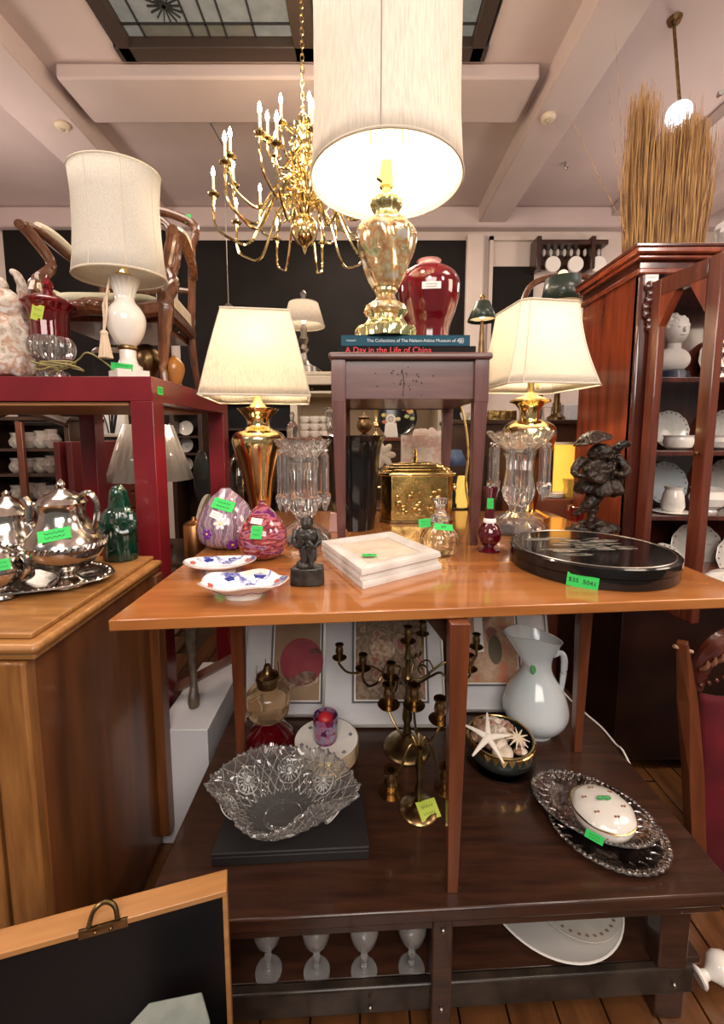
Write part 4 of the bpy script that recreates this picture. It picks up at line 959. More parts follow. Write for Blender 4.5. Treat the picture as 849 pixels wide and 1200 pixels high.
t, D, _ = turned('candelabra', 'short dull brass five-branch candelabra with yellow tag, nearest the front leg', 'candelabra', 491, 969, ZL, [
 ('base', lightb0, [(0, 22, 1), (.004, 23, 1), (.010, 21, 1), (.014, 15, 1), (.022, 10, 1), (.032, 4, 1)]),
 ('stem', abrass, [(.032, 4, 1), (930, 5), (924, 3), (915, 2.5), (900, 5), (893, 5), (884, 2.5), (876, 4)])])
s = SC(D, .6); zz = lambda py: W(491, py, D).z-ZL
lightb = lightb0
for (px, dy, pc) in ((457, .10, 852), (490, .12, 858), (519, .06, 860), (456, -.05, 912), (521, -.03, 915)):
    x = (px-491)*s; zc = zz(pc)
    p = [(0, 0, zz(886)), (x*.25, dy*.25, zz(868)), (x*.5, dy*.5, zz(876)), (x*.75, dy*.75, (zz(890)+zc)/2), (x, dy, zc-.02)]
    ar = B().tube(p, .004, 7, 5).ob('arm', abrass, t); candle_cup(ar, x, dy, zc, 1.5, m=lightb)
ctag(t, 502, 949, D-.035, 21, 15, yellowtag, roll=-.25, n=(0, -1, .5))
# shells bowl
c = G(584, 921, ZL); D = c.y+38*SC(c.y+.05, ZL); s = SC(D, ZL)
t = thing('glass_plate', 'clear glass plate beneath the bowl of seashells', 'plate', ((586-PX)*s, D, ZL))
B().lathe([(28*s, 0), (30*s, .003), (39*s, .012), (39*s, .015), (29*s, .006), (.001, .005)], 40).ob('body', glass, t)
t = thing('shell_bowl', 'dark lacquered bowl with gold zigzag rim holding seashells', 'bowl', ((586-PX)*s, D, ZL+.0065))
Rb = 38*s; hb = .085
B().lathe(shell([(Rb*.6, 0), (Rb*.82, .012), (Rb*.99, .035), (Rb*1.03, .055), (Rb*.98, .075), (Rb*.95, hb)], .005), 48).ob('body', mat('dark_green_lacquer', (.02, .025, .022), .2, coat=.5), t)
q = B()
for k in range(28):
    a = 2*PI*k/28; M = Matrix.Translation((Rb*.985*math.cos(a), Rb*.985*math.sin(a), .068)) @ Matrix.Rotation(a-PI/2, 4, 'Z')
    q.add([(-.012, 0, .014), (.012, 0, .014), (0, .004, -.012), (-.012, .003, .012), (.012, .003, .012)], [(0, 1, 2), (3, 2, 4), (0, 3, 4, 1)], M)
q.tube([(Rb*.955*math.cos(a), Rb*.955*math.sin(a), hb) for a in [2*PI*i/48 for i in range(48)]], .003, 6, closed=True)
q.ob('gold_zigzag', gold, t)
random.seed(5); bz = t.location.z
shm = [mat('shell_cream', (.68, .55, .42), .35, c2=(.80, .70, .58), ns=40, bump=.4, bs=60), mat('shell_pink', (.45, .22, .20), .35, c2=(.62, .42, .36), ns=50, bump=.4, bs=60), mat('shell_brown', (.22, .10, .06), .35, c2=(.5, .32, .2), ns=60, bump=.4, bs=60)]
used_lb = set()
sn = ['pale rounded seashell in the shell bowl', 'pinkish seashell in the shell bowl', 'mottled brown seashell in the shell bowl']
for k in range(38):
    r_ = Rb*.78*math.sqrt(random.random()); a = random.uniform(0, 2*PI); R1 = random.uniform(.016, .026)
    x, y = t.location.x+r_*math.cos(a), t.location.y+r_*math.sin(a); i = random.choice((0, 0, 1, 2))
    tall_ = random.random() < .4
    o = B().ball((0, 0, 0), (R1*1.3, R1*.9, R1*.7), 14, 9, mod=(lambda d: 1+.1*math.sin(14*math.atan2(d.y, d.x+1e-6))) if not tall_ else (lambda d: (1-.55*max(d.x, 0))*(1+.08*math.sin(18*d.x)))).ob('seashell', shm[i], loc=(x, y, bz+.070+.020*(1-r_/Rb)+random.uniform(-.004, .004)), rz=random.uniform(0, 6))
    where = ('right', 'back right', 'back', 'back left', 'left', 'front left', 'front', 'front right')[int((a+PI/8)/(PI/4)) % 8]
    lb = '%s seashell %s the %s of the shell bowl' % (('pale rounded', 'pinkish', 'mottled brown')[i], 'near the rim,' if r_ > Rb*.5 else 'mid bowl, toward', where)
    if lb in used_lb: lb = lb.replace('seashell', 'smaller seashell', 1) if R1 < .021 else lb.replace('seashell', 'larger seashell', 1)
    if lb in used_lb: lb = lb.replace(' of the shell bowl', ' of the shell bowl, half hidden')
    used_lb.add(lb); tag(o, lb, 'seashell', 'seashells in the bowl')
for k in range(0):
    a = 2*PI*k/14; o = B().ball((0, 0, 0), (.03, .02, .014), 10, 7).ob('seashell', shm[k % 3], loc=(t.location.x+Rb*.5*math.cos(a)*(k % 2+.5), t.location.y+Rb*.5*math.sin(a)*(k % 2+.5), bz+.035)); tag(o, sn[k % 3], 'seashell', ('pale', 'pinkish', 'brown')[k % 3]+' seashells in the bowl')
def star(label, px, py, R, n, w, m, rot, tilt):
    z = ZL+.128; p = G(px, py, z); q = B()
    for k in range(n):
        a = 2*PI*k/n+rot; q.tube([(0, 0, 0), (R*.5*math.cos(a), R*.5*math.sin(a), .002), (R*math.cos(a), R*math.sin(a), -.003)], [w, w*.62, w*.25], 8, 3, flat=.6)
    q.ball((0, 0, .001), (w*1.15, w*1.15, w*.7), 12, 8)
    o = q.ob('starfish', m, loc=p); o.rotation_euler = (tilt, 0, 0); return tag(o, label, 'starfish')
star('large bleached white starfish lying across the seashells', 572, 864, .082, 5, .012, mat('starfish_white', (.80, .72, .62), .7, bump=.5, bs=120), 1.35, .5)
star('small spiny cream starfish at the right side of the shell bowl', 607, 865, .038, 11, .005, mat('starfish_cream', (.70, .58, .42), .7, bump=.5, bs=120), .3, .4)
# pitcher
t, D, _ = turned('pitcher', 'large white ironstone pitcher with bluish glaze and arched handle', 'pitcher', 626, 869, ZL, [
 ('body', bporc, [(869, 20), (866, 20.5), (862, 22), (852, 30), (838, 35.5), (824, 36), (808, 31), (794, 22), (782, 16.5), (770, 16.5), (760, 20), (750, 24), (743, 27)],
  {'sm': 3, 'seg': 48, 'shell': .005, 'mod': lambda a, i, r, z: (r+max(0, (z-.26))*.55*math.exp(-((a-PI-.35)/.5)**2), z+max(0, z-.30)*.30*math.cos(a-PI-.35))})], D=None)
s = SC(D, .65); zz = lambda py: W(626, py, D).z-ZL
B().tube([(18*s, 0, zz(768)), (26*s, -.015, zz(763)), (29*s, -.02, zz(772)), (28*s, -.02, zz(795)), (25*s, -.02, zz(815)), (26*s, -.015, zz(826))], [.010, .010, .012, .010, .009, .006], 10, 5).ob('handle', bporc, t)
B().ball((-9*s, -13*s*1.0, zz(777)), (4*s, .006, 7*s), 8, 6).ob('leaf_mark', mat('leaf_green', (.10, .35, .12), .4), t)
# silver trays
def oval_tray(name, label, c, rx, ry, rot, z, m, h=.014, lob=40, amp=.02, group='silver trays'):
    t = thing(name, label, 'tray', (c.x, c.y, z), group, rot)
    def f(rr, zz_, la=0): return lambda a: (rx*rr*(1+la*abs(math.cos(lob*a/2)))*math.cos(a), ry*rr*(1+la*abs(math.cos(lob*a/2)))*math.sin(a), zz_)
    rows = [f(.62, 0), f(.70, .002), f(.82, h*.5), f(.93, h*.8, amp), f(1., h, amp), f(.99, h+.003, amp), f(.93, h*.8+.003, amp*.5), f(.82, h*.5+.003), f(.72, .005), f(.62, .0035), f(.3, .0035), f(.001, .0035)]
    N_ = 160; q = B(); vs = [r(2*PI*k/N_) for r in rows for k in range(N_)]
    q.add(vs, [(i*N_+k, i*N_+(k+1) % N_, (i+1)*N_+(k+1) % N_, (i+1)*N_+k) for i in range(len(rows)-1) for k in range(N_)]+[tuple(range(N_))[::-1]])
    q.ob('body', m, t, smooth=50)
    q = B()
    for k in range(72):
        a = 2*PI*k/72; q.ball((rx*.955*math.cos(a), ry*.955*math.sin(a), h*.93+.003), (.006+.002*(k % 2), .0045, .003), 6, 4)
    q.ob('chased_border', m, t)['kind'] = 'stuff'
    q = B()
    for k in range(24):
        a = 2*PI*k/24; q.tube([(rx*.70*math.cos(a), ry*.70*math.sin(a), .006), (rx*.78*math.cos(a+.05), ry*.78*math.sin(a+.05), h*.5+.002), (rx*.88*math.cos(a), ry*.88*math.sin(a), h*.7+.003)], .0018, 5, 3)
    q.ob('gadroons', m, t)['kind'] = 'stuff'
    return t
c1 = G(709, 972, ZL); c2 = G(692, 950, ZL+.016)
oval_tray('silver_tray', 'larger tarnished silver tray with lacy rim, underneath', Vector((c1.x, c1.y, 0)), .155, .135, -.5, ZL+.0005, silver_d)
t = oval_tray('silver_tray', 'smaller oval silver tray holding the covered porcelain dish', Vector((c2.x, c2.y, 0)), .165, .115, -.55, ZL+.020, silver_d, lob=30, amp=.012)
cd = mat('floral_porcelain', (.72, .68, .62), .15, coat=.5)
c = G(706, 980, ZL+.025)
t, D, _ = turned('covered_dish', 'small white porcelain covered dish with gilt butterflies and green bow', 'dish', 706, 985, ZL+.0245, [
 ('body', cd, [(0, 22, 1), (.003, 24, 1), (.016, 31, 1), (.032, 33, 1), (.044, 32.5, 1)], {'seg': 40}),
 ('gilt_rim', gold, [(.044, 33.5, 1), (.0455, 34.5, 1), (.047, 33.5, 1)]),
 ('lid', cd, [(.047, 33, 1), (.050, 32.5, 1), (.060, 27, 1), (.068, 17, 1), (.071, 8, 1), (.072, 3, 1)], {'seg': 40, 'mod': lambda a, i, r, z: (r*(1+.015*math.cos(8*a)), z)})], D=c.y+.04)
zl = .072
q = B()
for sx in (-1, 1): q.ball((sx*.010, 0, zl+.006), (.011, .005, .006), 8, 6)
q.ball((0, 0, zl+.007), .005, 8, 6); q.ob('bow_knob', mat('green_bow', (.05, .30, .08), .4), _[2])
q = B(); random.seed(3)
for k in range(12):
    a = 2*PI*k/12+.2; r_ = (20 if k % 2 else 31)*SC(D, ZL); zz_ = .067 if k % 2 else .026
    for sx in (-1, 1): q.ball((r_*math.cos(a)+sx*.004, r_*math.sin(a), zz_), (.0035, .003, .003), 6, 4)
q.ob('painted_butterflies', mat('gilt_brown', (.30, .13, .06), .4), _[2])['kind'] = 'stuff'
ctag(t, 697, 981, D-.085, 20, 9, roll=-.3, n=(-.3, -1, .3))
# white cord
p = [W(652, 798, 1.75)]+[G(*a, ZL+.004) for a in ((664, 815), (684, 834), (705, 852), (722, 872), (735, 888))]+[Vector((.94, 1.2, .25)), Vector((1.0, 1.3, .01))]
tag(B().tube(p, .0035, 6, 4).ob('power_cord', mat('white_cord', (.72, .66, .6), .5)), 'white electric cord trailing over the right edge of the low table', 'cord')

# ---------------- below: wine glasses and platters ----------------
ZW = .141
pg = None
for k, (cx, yb, lb) in enumerate(((315, 1157, 'first wine glass from the left on the lower shelf'), (371.5, 1158, 'second wine glass from the left on the lower shelf'), (427, 1158, 'third wine glass from the left on the lower shelf'), (482.5, 1154, 'rightmost wine glass on the lower shelf beside the centre post'))):
    c = G(cx, yb, ZW); D = c.y+.033
    if pg is None:
        t = pg = thing('wine_glass', lb, 'glass', ((cx-PX)*SC(D, ZW), D, ZW), 'wine glasses on the lower shelf')
        gm = mat('wine_crystal', (.97, .96, .96), .02, trans=.9, ior=1.4)
        B().lathe([(.033, 0), (.034, .001), (.012, .004), (.006, .008), (.006, .012)], 28).ob('foot', gm, t)
        B().lathe([(.005, .011), (.007, .018), (.005, .026), (.0095, .040), (.0095, .048), (.005, .062), (.006, .070)], 12).ob('stem', gm, t, smooth=20)
        B().lathe(shell([(.006, .070), (.018, .078), (.031, .098), (.038, .125), (.040, .155), (.039, .175)], .0012), 28).ob('bowl', gm, t)
    else: copy_tree(pg, None, ((cx-PX)*SC(D, ZW), D, ZW), lb)
c = G(640, 1139, ZW); R_ = .2; D = c.y+R_
s = SC(D, ZW)
t = thing('platter', 'large white serving platter with grey band on the lower shelf', 'platter', ((640-PX)*SC(D, ZW), D, ZW), 'platters on the lower shelf')
B().lathe([(R_*.6, 0), (R_*.66, .004), (R_, .022), (R_, .025), (R_*.68, .009), (.001, .008)], 64).ob('body', mat('grey_china', (.50, .47, .44), .2, coat=.4), t)
B().tube([(R_*math.cos(a), R_*math.sin(a), .024) for a in [2*PI*i/64 for i in range(64)]], .003, 6, closed=True).ob('rim', porc, t)
R2 = .13
t = thing('platter', 'smaller brown-patterned platter lying on the large one', 'platter', ((665-PX)*SC(D-.01, ZW), D-.03, ZW+.0125), 'platters on the lower shelf')
B().lathe([(R2*.62, 0), (R2*.7, .004), (R2, .016), (R2, .019), (R2*.72, .008), (.001, .007)], 56).ob('body', mat('patterned_china', (.55, .50, .44), .2, coat=.4, c2=(.62, .57, .50), ns=20), t)
q = B()
for k in range(34): a = 2*PI*k/34; q.ball((R2*.86*math.cos(a), R2*.86*math.sin(a), .0145), (.005, .004, .001), 6, 4)
q.ob('brown_transfer_band', mat('transfer_brown', (.22, .14, .10), .4), t)['kind'] = 'stuff'
# ---------------- silver on the sideboard ----------------
a = G(150, 664, ZS+.015); b = G(20, 704, ZS+.002)
tc_ = Vector((a.x-.33, (a.y+b.y)/2+.02, 0))
oval_tray('silver_tray', 'large silver serving tray with gadrooned rim on the oak sideboard', tc_, .33, .165, .02, ZS+.001, silver, h=.018, lob=8, amp=.012, group='silver tea set on the sideboard')
zt0 = ZS+.0055
bead = lambda n, k: (lambda a, i, r, z: (r*(1+k*math.sin(n*a)), z))
def belt(t, r, z, n=44):
    q = B()
    for k in range(n):
        a = 2*PI*k/n; q.tube([(r*math.cos(a), r*math.sin(a), z-.006), (r*1.01*math.cos(a+.06), r*1.01*math.sin(a+.06), z+.006)], .003, 5)
    q.ob('gadroon_band', silver, t)['kind'] = 'stuff'
def pot(label, cx, yb, prof, lidp, hside, hp, sp=None, nm='coffee_pot', c_='pot'):
    t, D, o = turned(nm, label, c_, cx, yb, zt0, [('body', silver, prof, {'sm': 4, 'seg': 40}), ('lid', silver, lidp, {'sm': 2, 'seg': 32})], 'silver tea set on the sideboard')
    zz = lambda py: W(cx, py, D).z-zt0; s = SC(D, ZS+.1)
    pts = [((x-cx)*s, 0, zz(y)) for x, y in hp]
    B().tube(pts, [.006]+[.008]*(len(pts)-2)+[.005], 8, 5).ob('handle', silver, t)
    if sp: B().tube([((x-cx)*s, 0, zz(y)) for x, y in sp], [.018, .013, .010, .012][:len(sp)], 10, 5).ob('spout', silver, t)
    return t, D, s, zz
t, D, s, zz = pot('tallest silver coffee pot with arched handle and green tag on the tray', 80, 692,
 [(690, 20), (686, 19), (676, 10), (669, 12), (662, 24), (652, 36), (642, 41), (636, 41), (628, 37), (615, 28), (603, 23), (594, 23), (588, 25)],
 [(589, 26), (586, 24), (581, 19), (576, 10), (572, 4), (568, 5), (564, 3), (561, .5)], 1, [(100, 588), (104, 580), (113, 578), (120, 590), (119, 606), (114, 622), (110, 634)], [(50, 632), (40, 615), (42, 596), (36, 584)])
belt(t, 41.5*s, zz(637))
ctag(t, 64, 627, D-.085, 26, 12, roll=.15, n=(-.1, -1, .75))
t, D, s, zz = pot('middle silver teapot with scrolled handle at the left photo edge', 16, 680,
 [(676, 20), (673, 19), (666, 11), (660, 14), (652, 26), (642, 34), (634, 36), (628, 34), (618, 29), (608, 26), (600, 26)],
 [(601, 27), (597, 24), (590, 17), (585, 9), (581, 4), (578, 5), (574, .5)], 1, [(40, 600), (44, 592), (50, 595), (54, 608), (52, 624), (48, 632)])
belt(t, 36*s, zz(633))
t, D, s, zz = pot('small silver sugar bowl with green tag in front of the teapots', 3, 705,
 [(705, 16), (698, 14), (692, 8), (688, 12), (680, 20), (670, 24), (662, 23), (654, 19)],
 [(655, 20), (650, 17), (643, 9), (640, 3), (636, 4), (633, .5)], 1, [(24, 656), (30, 650), (36, 658), (34, 670), (28, 678)], nm='sugar_bowl', c_='bowl')
ctag(t, 2, 662, D-.07, 12, 10)
# green statue
D = 1.375; s = SC(D, ZS+.1)
t = thing('glazed_statue', 'dark green glazed robed figure standing on the sideboard beside the red leg', 'statue', ((140-PX)*s, D, ZS+.001))
gg_ = mat('green_glaze', (.001, .016, .009), .12, c2=(.002, .040, .022), ns=14, coat=.8, bump=.3, bs=25)
zz = lambda py: W(140, py, D).z-ZS
fold = lambda a, i, r, z: (r*(1+.07*math.sin(9*a+z*10)*(1 if z < zz(600) else .3)), z)
o = B().lathe([(17*s, 0), (18*s, .004), (17.5*s, zz(640)), (18*s, zz(625)), (18.5*s, zz(612)), (17*s, zz(602)), (13*s, zz(596)), (7*s, zz(592)), (6*s, zz(588))], 48, mod=fold).ob('robe', gg_, t); o.scale = (1, .75, 1)
B().ball((0, -.002, zz(580)), (8*s, 8*s, 11*s), 18, 12).ob('head', gg_, t)
o = B().lathe([(13*s, zz(604)), (11*s, zz(594)), (10*s, zz(584)), (8.5*s, zz(575)), (4*s, zz(569)), (.001, zz(568))], 28, c=(0, .008, 0), mod=lambda a, i, r, z: (r*(1+.05*math.sin(7*a)), z)).ob('veil', gg_, t)
q = B()
for sx in (-1, 1): q.tube([(sx*15*s, 0, zz(604)), (sx*18*s, -.014, zz(618)), (sx*10*s, -.036, zz(622)), (sx*2*s, -.04, zz(614))], [5*s, 5*s, 4*s, 3*s], 8, 4)
q.ob('arms', gg_, t)

# ---------------- on the red table ----------------
# ruby urn
def upcut(n, k): return lambda a, i, r, z: (r*(1+k*math.cos(n*a)), z)
t, D, _ = turned('covered_urn', 'ruby cut-to-clear covered glass urn with pointed finial on the red table', 'urn', 64, 441, ZR, [
 ('foot', crystal, [(441, 15), (439, 16), (436, 14), (433, 8), (429, 6)], {'mod': upcut(12, .05), 'seg': 48}),
 ('bulb', crystal, [(430, 7), (425, 13), (418, 20), (410, 23), (402, 22), (396, 19)], {'sm': 3, 'mod': upcut(16, .06), 'seg': 96, 'smooth': 20}),
 ('cup', ruby, [(396.5, 18.5), (388, 18.5), (376, 19), (366, 21), (359, 26), (357, 27)], {'sm': 3, 'mod': upcut(8, .04), 'seg': 64, 'shell': .004}),
 ('lid', ruby, [(357.5, 26), (354, 25), (350, 18), (346, 10), (341, 5), (338, 6)], {'sm': 2}),
 ('finial', ruby, [(338.5, 5), (335, 6), (331, 5.5), (327, 3.5), (322, .5)], {'smooth': 20, 'seg': 8})], D=1.66)
ctag(t, 44, 366, D-.06, 9, 14, yellowtag, roll=-.3, n=(-.3, -1, 0))
# white lamp
t, D, _ = turned('table_lamp', 'white ceramic vase lamp with rope tassel and oval ivory shade, unlit', 'lamp', 152, 441, ZR, [
 ('base', porc, [(440, 24), (435, 24)], {'seg': 4, 'smooth': 0}),
 ('plinth', porc, [(435.5, 15), (430, 15), (427, 11), (421, 9), (410, 9)], {'seg': 32}),
 ('brass_ring', brass_d, [(411, 9), (409, 11), (407, 11), (405, 9)]),
 ('body', porc, [(406, 9), (398, 15), (385, 20), (372, 21), (362, 17), (354, 11), (348, 10)], {'sm': 4}),
 ('neck', porc, [(348.5, 10), (343, 11), (335, 14), (327, 17)], {'mod': upcut(16, .05), 'seg': 64}),
 ('socket', brass, [(328, 8), (322, 9), (318, 6), (312, 4), (300, 5)])], D=1.68)
s = SC(D, ZR+.2); zz = lambda py: W(146, py, D).z-ZR
z0, z1 = zz(326), zz(204)
q = B(); n = 48
rows = [(51, z0), (48.5, z0+.06), (46.5, z0+.16), (46, z0+.28), (48.5, z1)]
q.lathe([(r*s, z) for r, z in rows], n, caps=False)
sh = q.ob('lamp_shade', glow_shade('cream_shade', (.80, .75, .66), .25), t, solid=.002); sh.scale = (1, .78, 1); sh.location = (-.012, 0, 0)
for r, z in (rows[0], rows[-1]): B().tube([(r*s*math.cos(a), r*s*math.sin(a), z) for a in [2*PI*i/48 for i in range(48)]], .004, 6, closed=True).ob('rim_trim', mat('cream_trim', (.62, .55, .42), .7), sh)
for k in range(8): a = -PI/2-.25+k*PI/4; B().tube([(r*s*math.cos(a)*1.003, r*s*math.sin(a)*1.003, z) for r, z in rows], .0018, 5).ob('seam', MC['cream_trim'], sh)
rope = mat('cream_rope', (.66, .52, .38), .8, bump=.5, bs=150)
q = B(); q.tube([(-10*s, -.045, zz(345)), (-16*s, -.05, zz(360)), (-12*s, -.075, zz(378)), (-14*s, -.07, zz(392))], .0045, 8, 5)
q.tube([(-9*s, -.04, zz(330)), (-12*s, -.05, zz(350)), (-9*s, -.075, zz(372)), (-13*s, -.075, zz(392))], .0045, 8, 5)
q.ob('rope', rope, t)
q = B(); q.ball((-13*s, -.075, zz(396)), (.014, .014, .012), 10, 8)
for k in range(14): a = k*PI/7; q.tube([(-13*s+.008*math.cos(a), -.075+.008*math.sin(a), zz(398)), (-13*s+.022*math.cos(a), -.075+.018*math.sin(a), zz(424))], .0045, 5)
q.ob('tassel', rope, t)
ctag(t, 143, 430, D-.085, 20, 7, roll=-.1, n=(0, -1, .7))
# armchair
ac = thing('armchair', 'carved walnut armchair with sage upholstery standing on the red table', 'chair', (-1.125, 2.07, ZR+.001), None, math.radians(4))
ac.scale = (.95, 1, 1)
sage = mat('sage_damask', (.34, .32, .22), .8, c2=(.46, .42, .30), ns=9, bump=.15); cream_f = mat('cream_upholstery', (.60, .54, .40), .8, c2=(.70, .64, .50), ns=12, bump=.2)
seatz = .36
for sx, nm in ((-1, 'front_leg'), (1, 'front_leg')):
    B().tube([(sx*.27, -.24, .0), (sx*.262, -.235, .08), (sx*.275, -.24, .22), (sx*.29, -.25, .32), (sx*.285, -.245, .38)], [.018, .020, .028, .036, .034], 10, 5).ob('front_leg', chairwood, ac)
    B().tube([(sx*.25, .30, 0), (sx*.24, .26, .15), (sx*.235, .23, .34), (sx*.24, .25, .5), (sx*.235, .30, .8)], [.018, .020, .024, .022, .02], 8, 5).ob('rear_leg', chairwood, ac)
    B().tube([(sx*.285, -.23, .37), (sx*.30, -.17, .45), (sx*.26, -.13, .53), (sx*.30, -.17, .62), (sx*.325, -.20, .66)], [.03, .026, .022, .024, .026], 10, 6).ob('arm_support', chairwood, ac)
    B().tube([(sx*.325, -.22, .655), (sx*.32, -.10, .675), (sx*.30, .08, .645), (sx*.26, .24, .62)], [.024, .026, .024, .022], 10, 6, flat=.8).ob('arm_rail', chairwood, ac)
    B().tube([(sx*.318, -.12, .695), (sx*.31, -.02, .695), (sx*.285, .12, .665)], [.018, .026, .016], 10, 5).ob('arm_pad', cream_f, ac)
    B().tube([(sx*.285, -.22, .325), (sx*.26, .02, .33), (sx*.235, .23, .325)], .03, 8, 4).ob('side_rail', chairwood, ac)
q = B(); q.tube([(-.28, -.245, .325), (-.14, -.275, .300), (0, -.285, .315), (.14, -.275, .300), (.28, -.245, .325)], [.034, .030, .036, .030, .034], 10, 6); q.ob('front_rail', chairwood, ac)
q = B()
for k in range(7): q.ball((-.09+.03*k, -.315, .312+.006*math.cos(k*2)), (.016, .008, .013), 8, 6)
q.ob('carved_shell', chairwood, ac)
B().prism([(-.24, -.22), (.24, -.22), (.215, .24), (-.215, .24)], .27, .30).ob('seat_frame', chairwood, ac)
B().grid(lambda u, v: ((u-.5)*(.54-.07*v), -.25+.48*v, .345+.055*(1-abs(2*u-1)**6)*(1-abs(2*v-1)**6)), 20, 20).ob('seat', sage, ac, smooth=60, solid=.02)
for sx in (-1, 1): B().prism([(sx*.265, -.23), (sx*.285, -.2), (sx*.245, .22), (sx*.225, .22)], .34, .43).ob('side_panel', cream_f, ac, bevel=.01)
q = B(); q.tube([(.16*math.cos(a)+.0, .30+.04*math.sin(a), .76+.21*math.sin(a)) for a in [2*PI*i/28 for i in range(28)]], .018, 8, closed=True)
for k in range(-2, 3): q.tube([(0, .29, .58), (k*.035, .29, .72), (k*.05, .32, .9), (0, .335, .96)], .010, 6, 4)
q.ob('back_splat', chairwood, ac)
B().tube([(-.235, .30, .8), (-.25, .325, .92), (-.12, .335, .985), (0, .34, 1.0), (.12, .335, .985), (.25, .325, .92), (.235, .30, .8)], [.02, .024, .022, .026, .022, .024, .02], 10, 5).ob('crest_rail', chairwood, ac)
B().tube([(-.235, .27, .56), (0, .28, .58), (.235, .27, .56)], .016, 8, 4).ob('back_rail', chairwood, ac)
ptag(ac, Vector((.215, .315, .955)), (-.2, -1, .1), .035, .045)
# round pots
def simple(name, label, c_, cx, yb, zs, m, pr, D, **kw): return turned(name, label, c_, cx, yb, zs, [('body', m, pr, kw)], D=D)[0]
simple('brass_pot', 'round dull brass pot beside the chair leg', 'pot', 174, 440, ZR, brass_d, [(441, 6), (436, 12), (426, 15.5), (416, 15), (408, 10), (404, 5)], 1.9, sm=3)
simple('wooden_gourd', 'small amber wooden gourd at the red table corner', 'gourd', 206, 447, ZR, mat('amber_gourd', (.38, .15, .03), .25, coat=.5), [(447, 5), (442, 9), (434, 11), (426, 10), (420, 5), (417, 1.5)], 1.90, sm=3)
p = Vector((-1.19, 1.61, ZR+.006))
q = B()
for k in range(4): q.tube([(p.x+.05*k*.4+.05*math.cos(a)*(1+.2*k), p.y+.03*math.sin(a), p.z+.02+.035*abs(math.sin(a*.5+k))) for a in [2*PI*i/14 for i in range(14)]], .003, 5, closed=True)
q.tube([p+Vector((0, 0, .01)), p+Vector((.1, .02, .06)), p+Vector((.16, 0, .09)), p+Vector((.22, .02, .05)), p+Vector((.27, .03, .0))], .003, 5, 4)
tag(q.ob('coiled_cord', mat('olive_cord', (.30, .26, .10), .5)), 'coiled olive lamp cord on the red table between urn and lamp', 'cord')
# bisque figurine
D = 1.66; s = SC(D, ZR+.2); t = thing('bisque_figurine', 'cream bisque figure group at the left photo edge on the red table', 'figurine', ((10-PX)*s, D, ZR+.001))
bq = mat('bisque', (.34, .26, .20), .6, c2=[(.62, .56, .48), (.42, .24, .16), (.60, .56, .52)], ns=22, bump=1, bs=35); zz = lambda py: W(14, py, D).z-ZR
B().lathe([(30*s, 0), (29*s, zz(430)), (30*s, zz(410)), (27*s, zz(402)), (28*s, zz(385)), (22*s, zz(370))], 40, mod=lambda a, i, r, z: (r*(1+.06*math.sin(9*a+i)), z)).ob('pedestal', bq, t)
B().ball((0, 0, zz(365)), (23*s, 20*s, 24*s), 24, 14, mod=lambda d: 1+.15*noise.noise(d*3)).ob('draped_body', bq, t)
B().ball((-4*s, -.01, zz(337)), (9*s, 9*s, 11*s), 16, 10).ob('head', bq, t)
B().tube([(20*s, 0, zz(352)), (25*s, -.02, zz(340)), (22*s, -.03, zz(326)), (16*s, -.03, zz(322))], [6*s, 6*s, 4.5*s, 3*s], 8, 4).ob('raised_arm', bq, t)
for o in t.children: rough(o, .03 if o.name[:4] in ('pede', 'drap') else .008, .03, 1)
o = B().lathe([(.001, 0), (.09, 0), (.10, .012), (.09, .024), (.001, .024)], 32).ob('round_tin', mat('cream_tin', (.60, .50, .38), .4)); o.location = (-1.22, 2.12, ZR+.12)
tag(o, 'flat cream oval tin seen between the urn and the lamp', 'tin'); o.location.z = ZR+.18
o2 = B().box((0, 0, .09), (.14, .14, .176)).ob('small_black_box', blackm); o2.location = (-1.22, 2.12, ZR+.001); tag(o2, 'small black box under the armchair on the red table', 'box')

# ---------------- display cabinet right ----------------
dc = thing('display_cabinet', 'tall mahogany display cabinet with open glazed door and shelves of china', 'cabinet', (1.7, 2.05, 0))
AX, AY, AB = 1.172, 1.85, 2.30
ZK = W(735, 290, AY-.03).z; zf = W(735, 320, AY).z; zbase = .86
def cb(nm, x0, x1, y0, y1, z0, z1, m, bev=.002, par=None): return B().box(((x0+x1)/2-1.7, (y0+y1)/2-2.05, (z0+z1)/2), (x1-x0, y1-y0, z1-z0)).ob(nm, m, par or dc, bevel=bev)
XR = 2.25
cb('side_panel', AX, AX+.025, AY, AB, zbase, zf, mahog); cb('side_panel', XR, XR+.025, AY, AB, zbase, zf, mahog)
cb('back_panel', AX+.026, XR-.001, AB-.02, AB, zbase, zf, mahog_d)
cb('frieze', AX-.005, XR+.03, AY-.01, AB, zf, ZK-.045, mahog_d)
for k, (e, z0, z1) in enumerate(((.008, ZK-.10, ZK-.075), (.022, ZK-.045, ZK-.028), (.04, ZK-.028, ZK-.004))): cb('cornice_moulding', AX-e-.006, XR+e+.03, AY-e-.012, AB, z0, z1, mahog, .006)
cb('top_board', AX-.05, XR+.08, AY-.055, AB, ZK-.004, ZK+.008, mahog_d)
cb('corner_post', AX, AX+.075, AY-.012, AY+.03, zbase, zf-.001, mahog_d, .012)
cb('corner_post', XR-.05, XR+.02, AY-.012, AY+.03, zbase, zf-.001, mahog_d, .012)
q = B()
for k in range(7): q.ball((AX+.037-1.7+.010*math.sin(k*1.4), AY-.02-2.05, zf-.06-.028*k), (.020-.0012*k, .012, .022), 10, 7)
q.ob('carved_acanthus', mahog_d, dc)
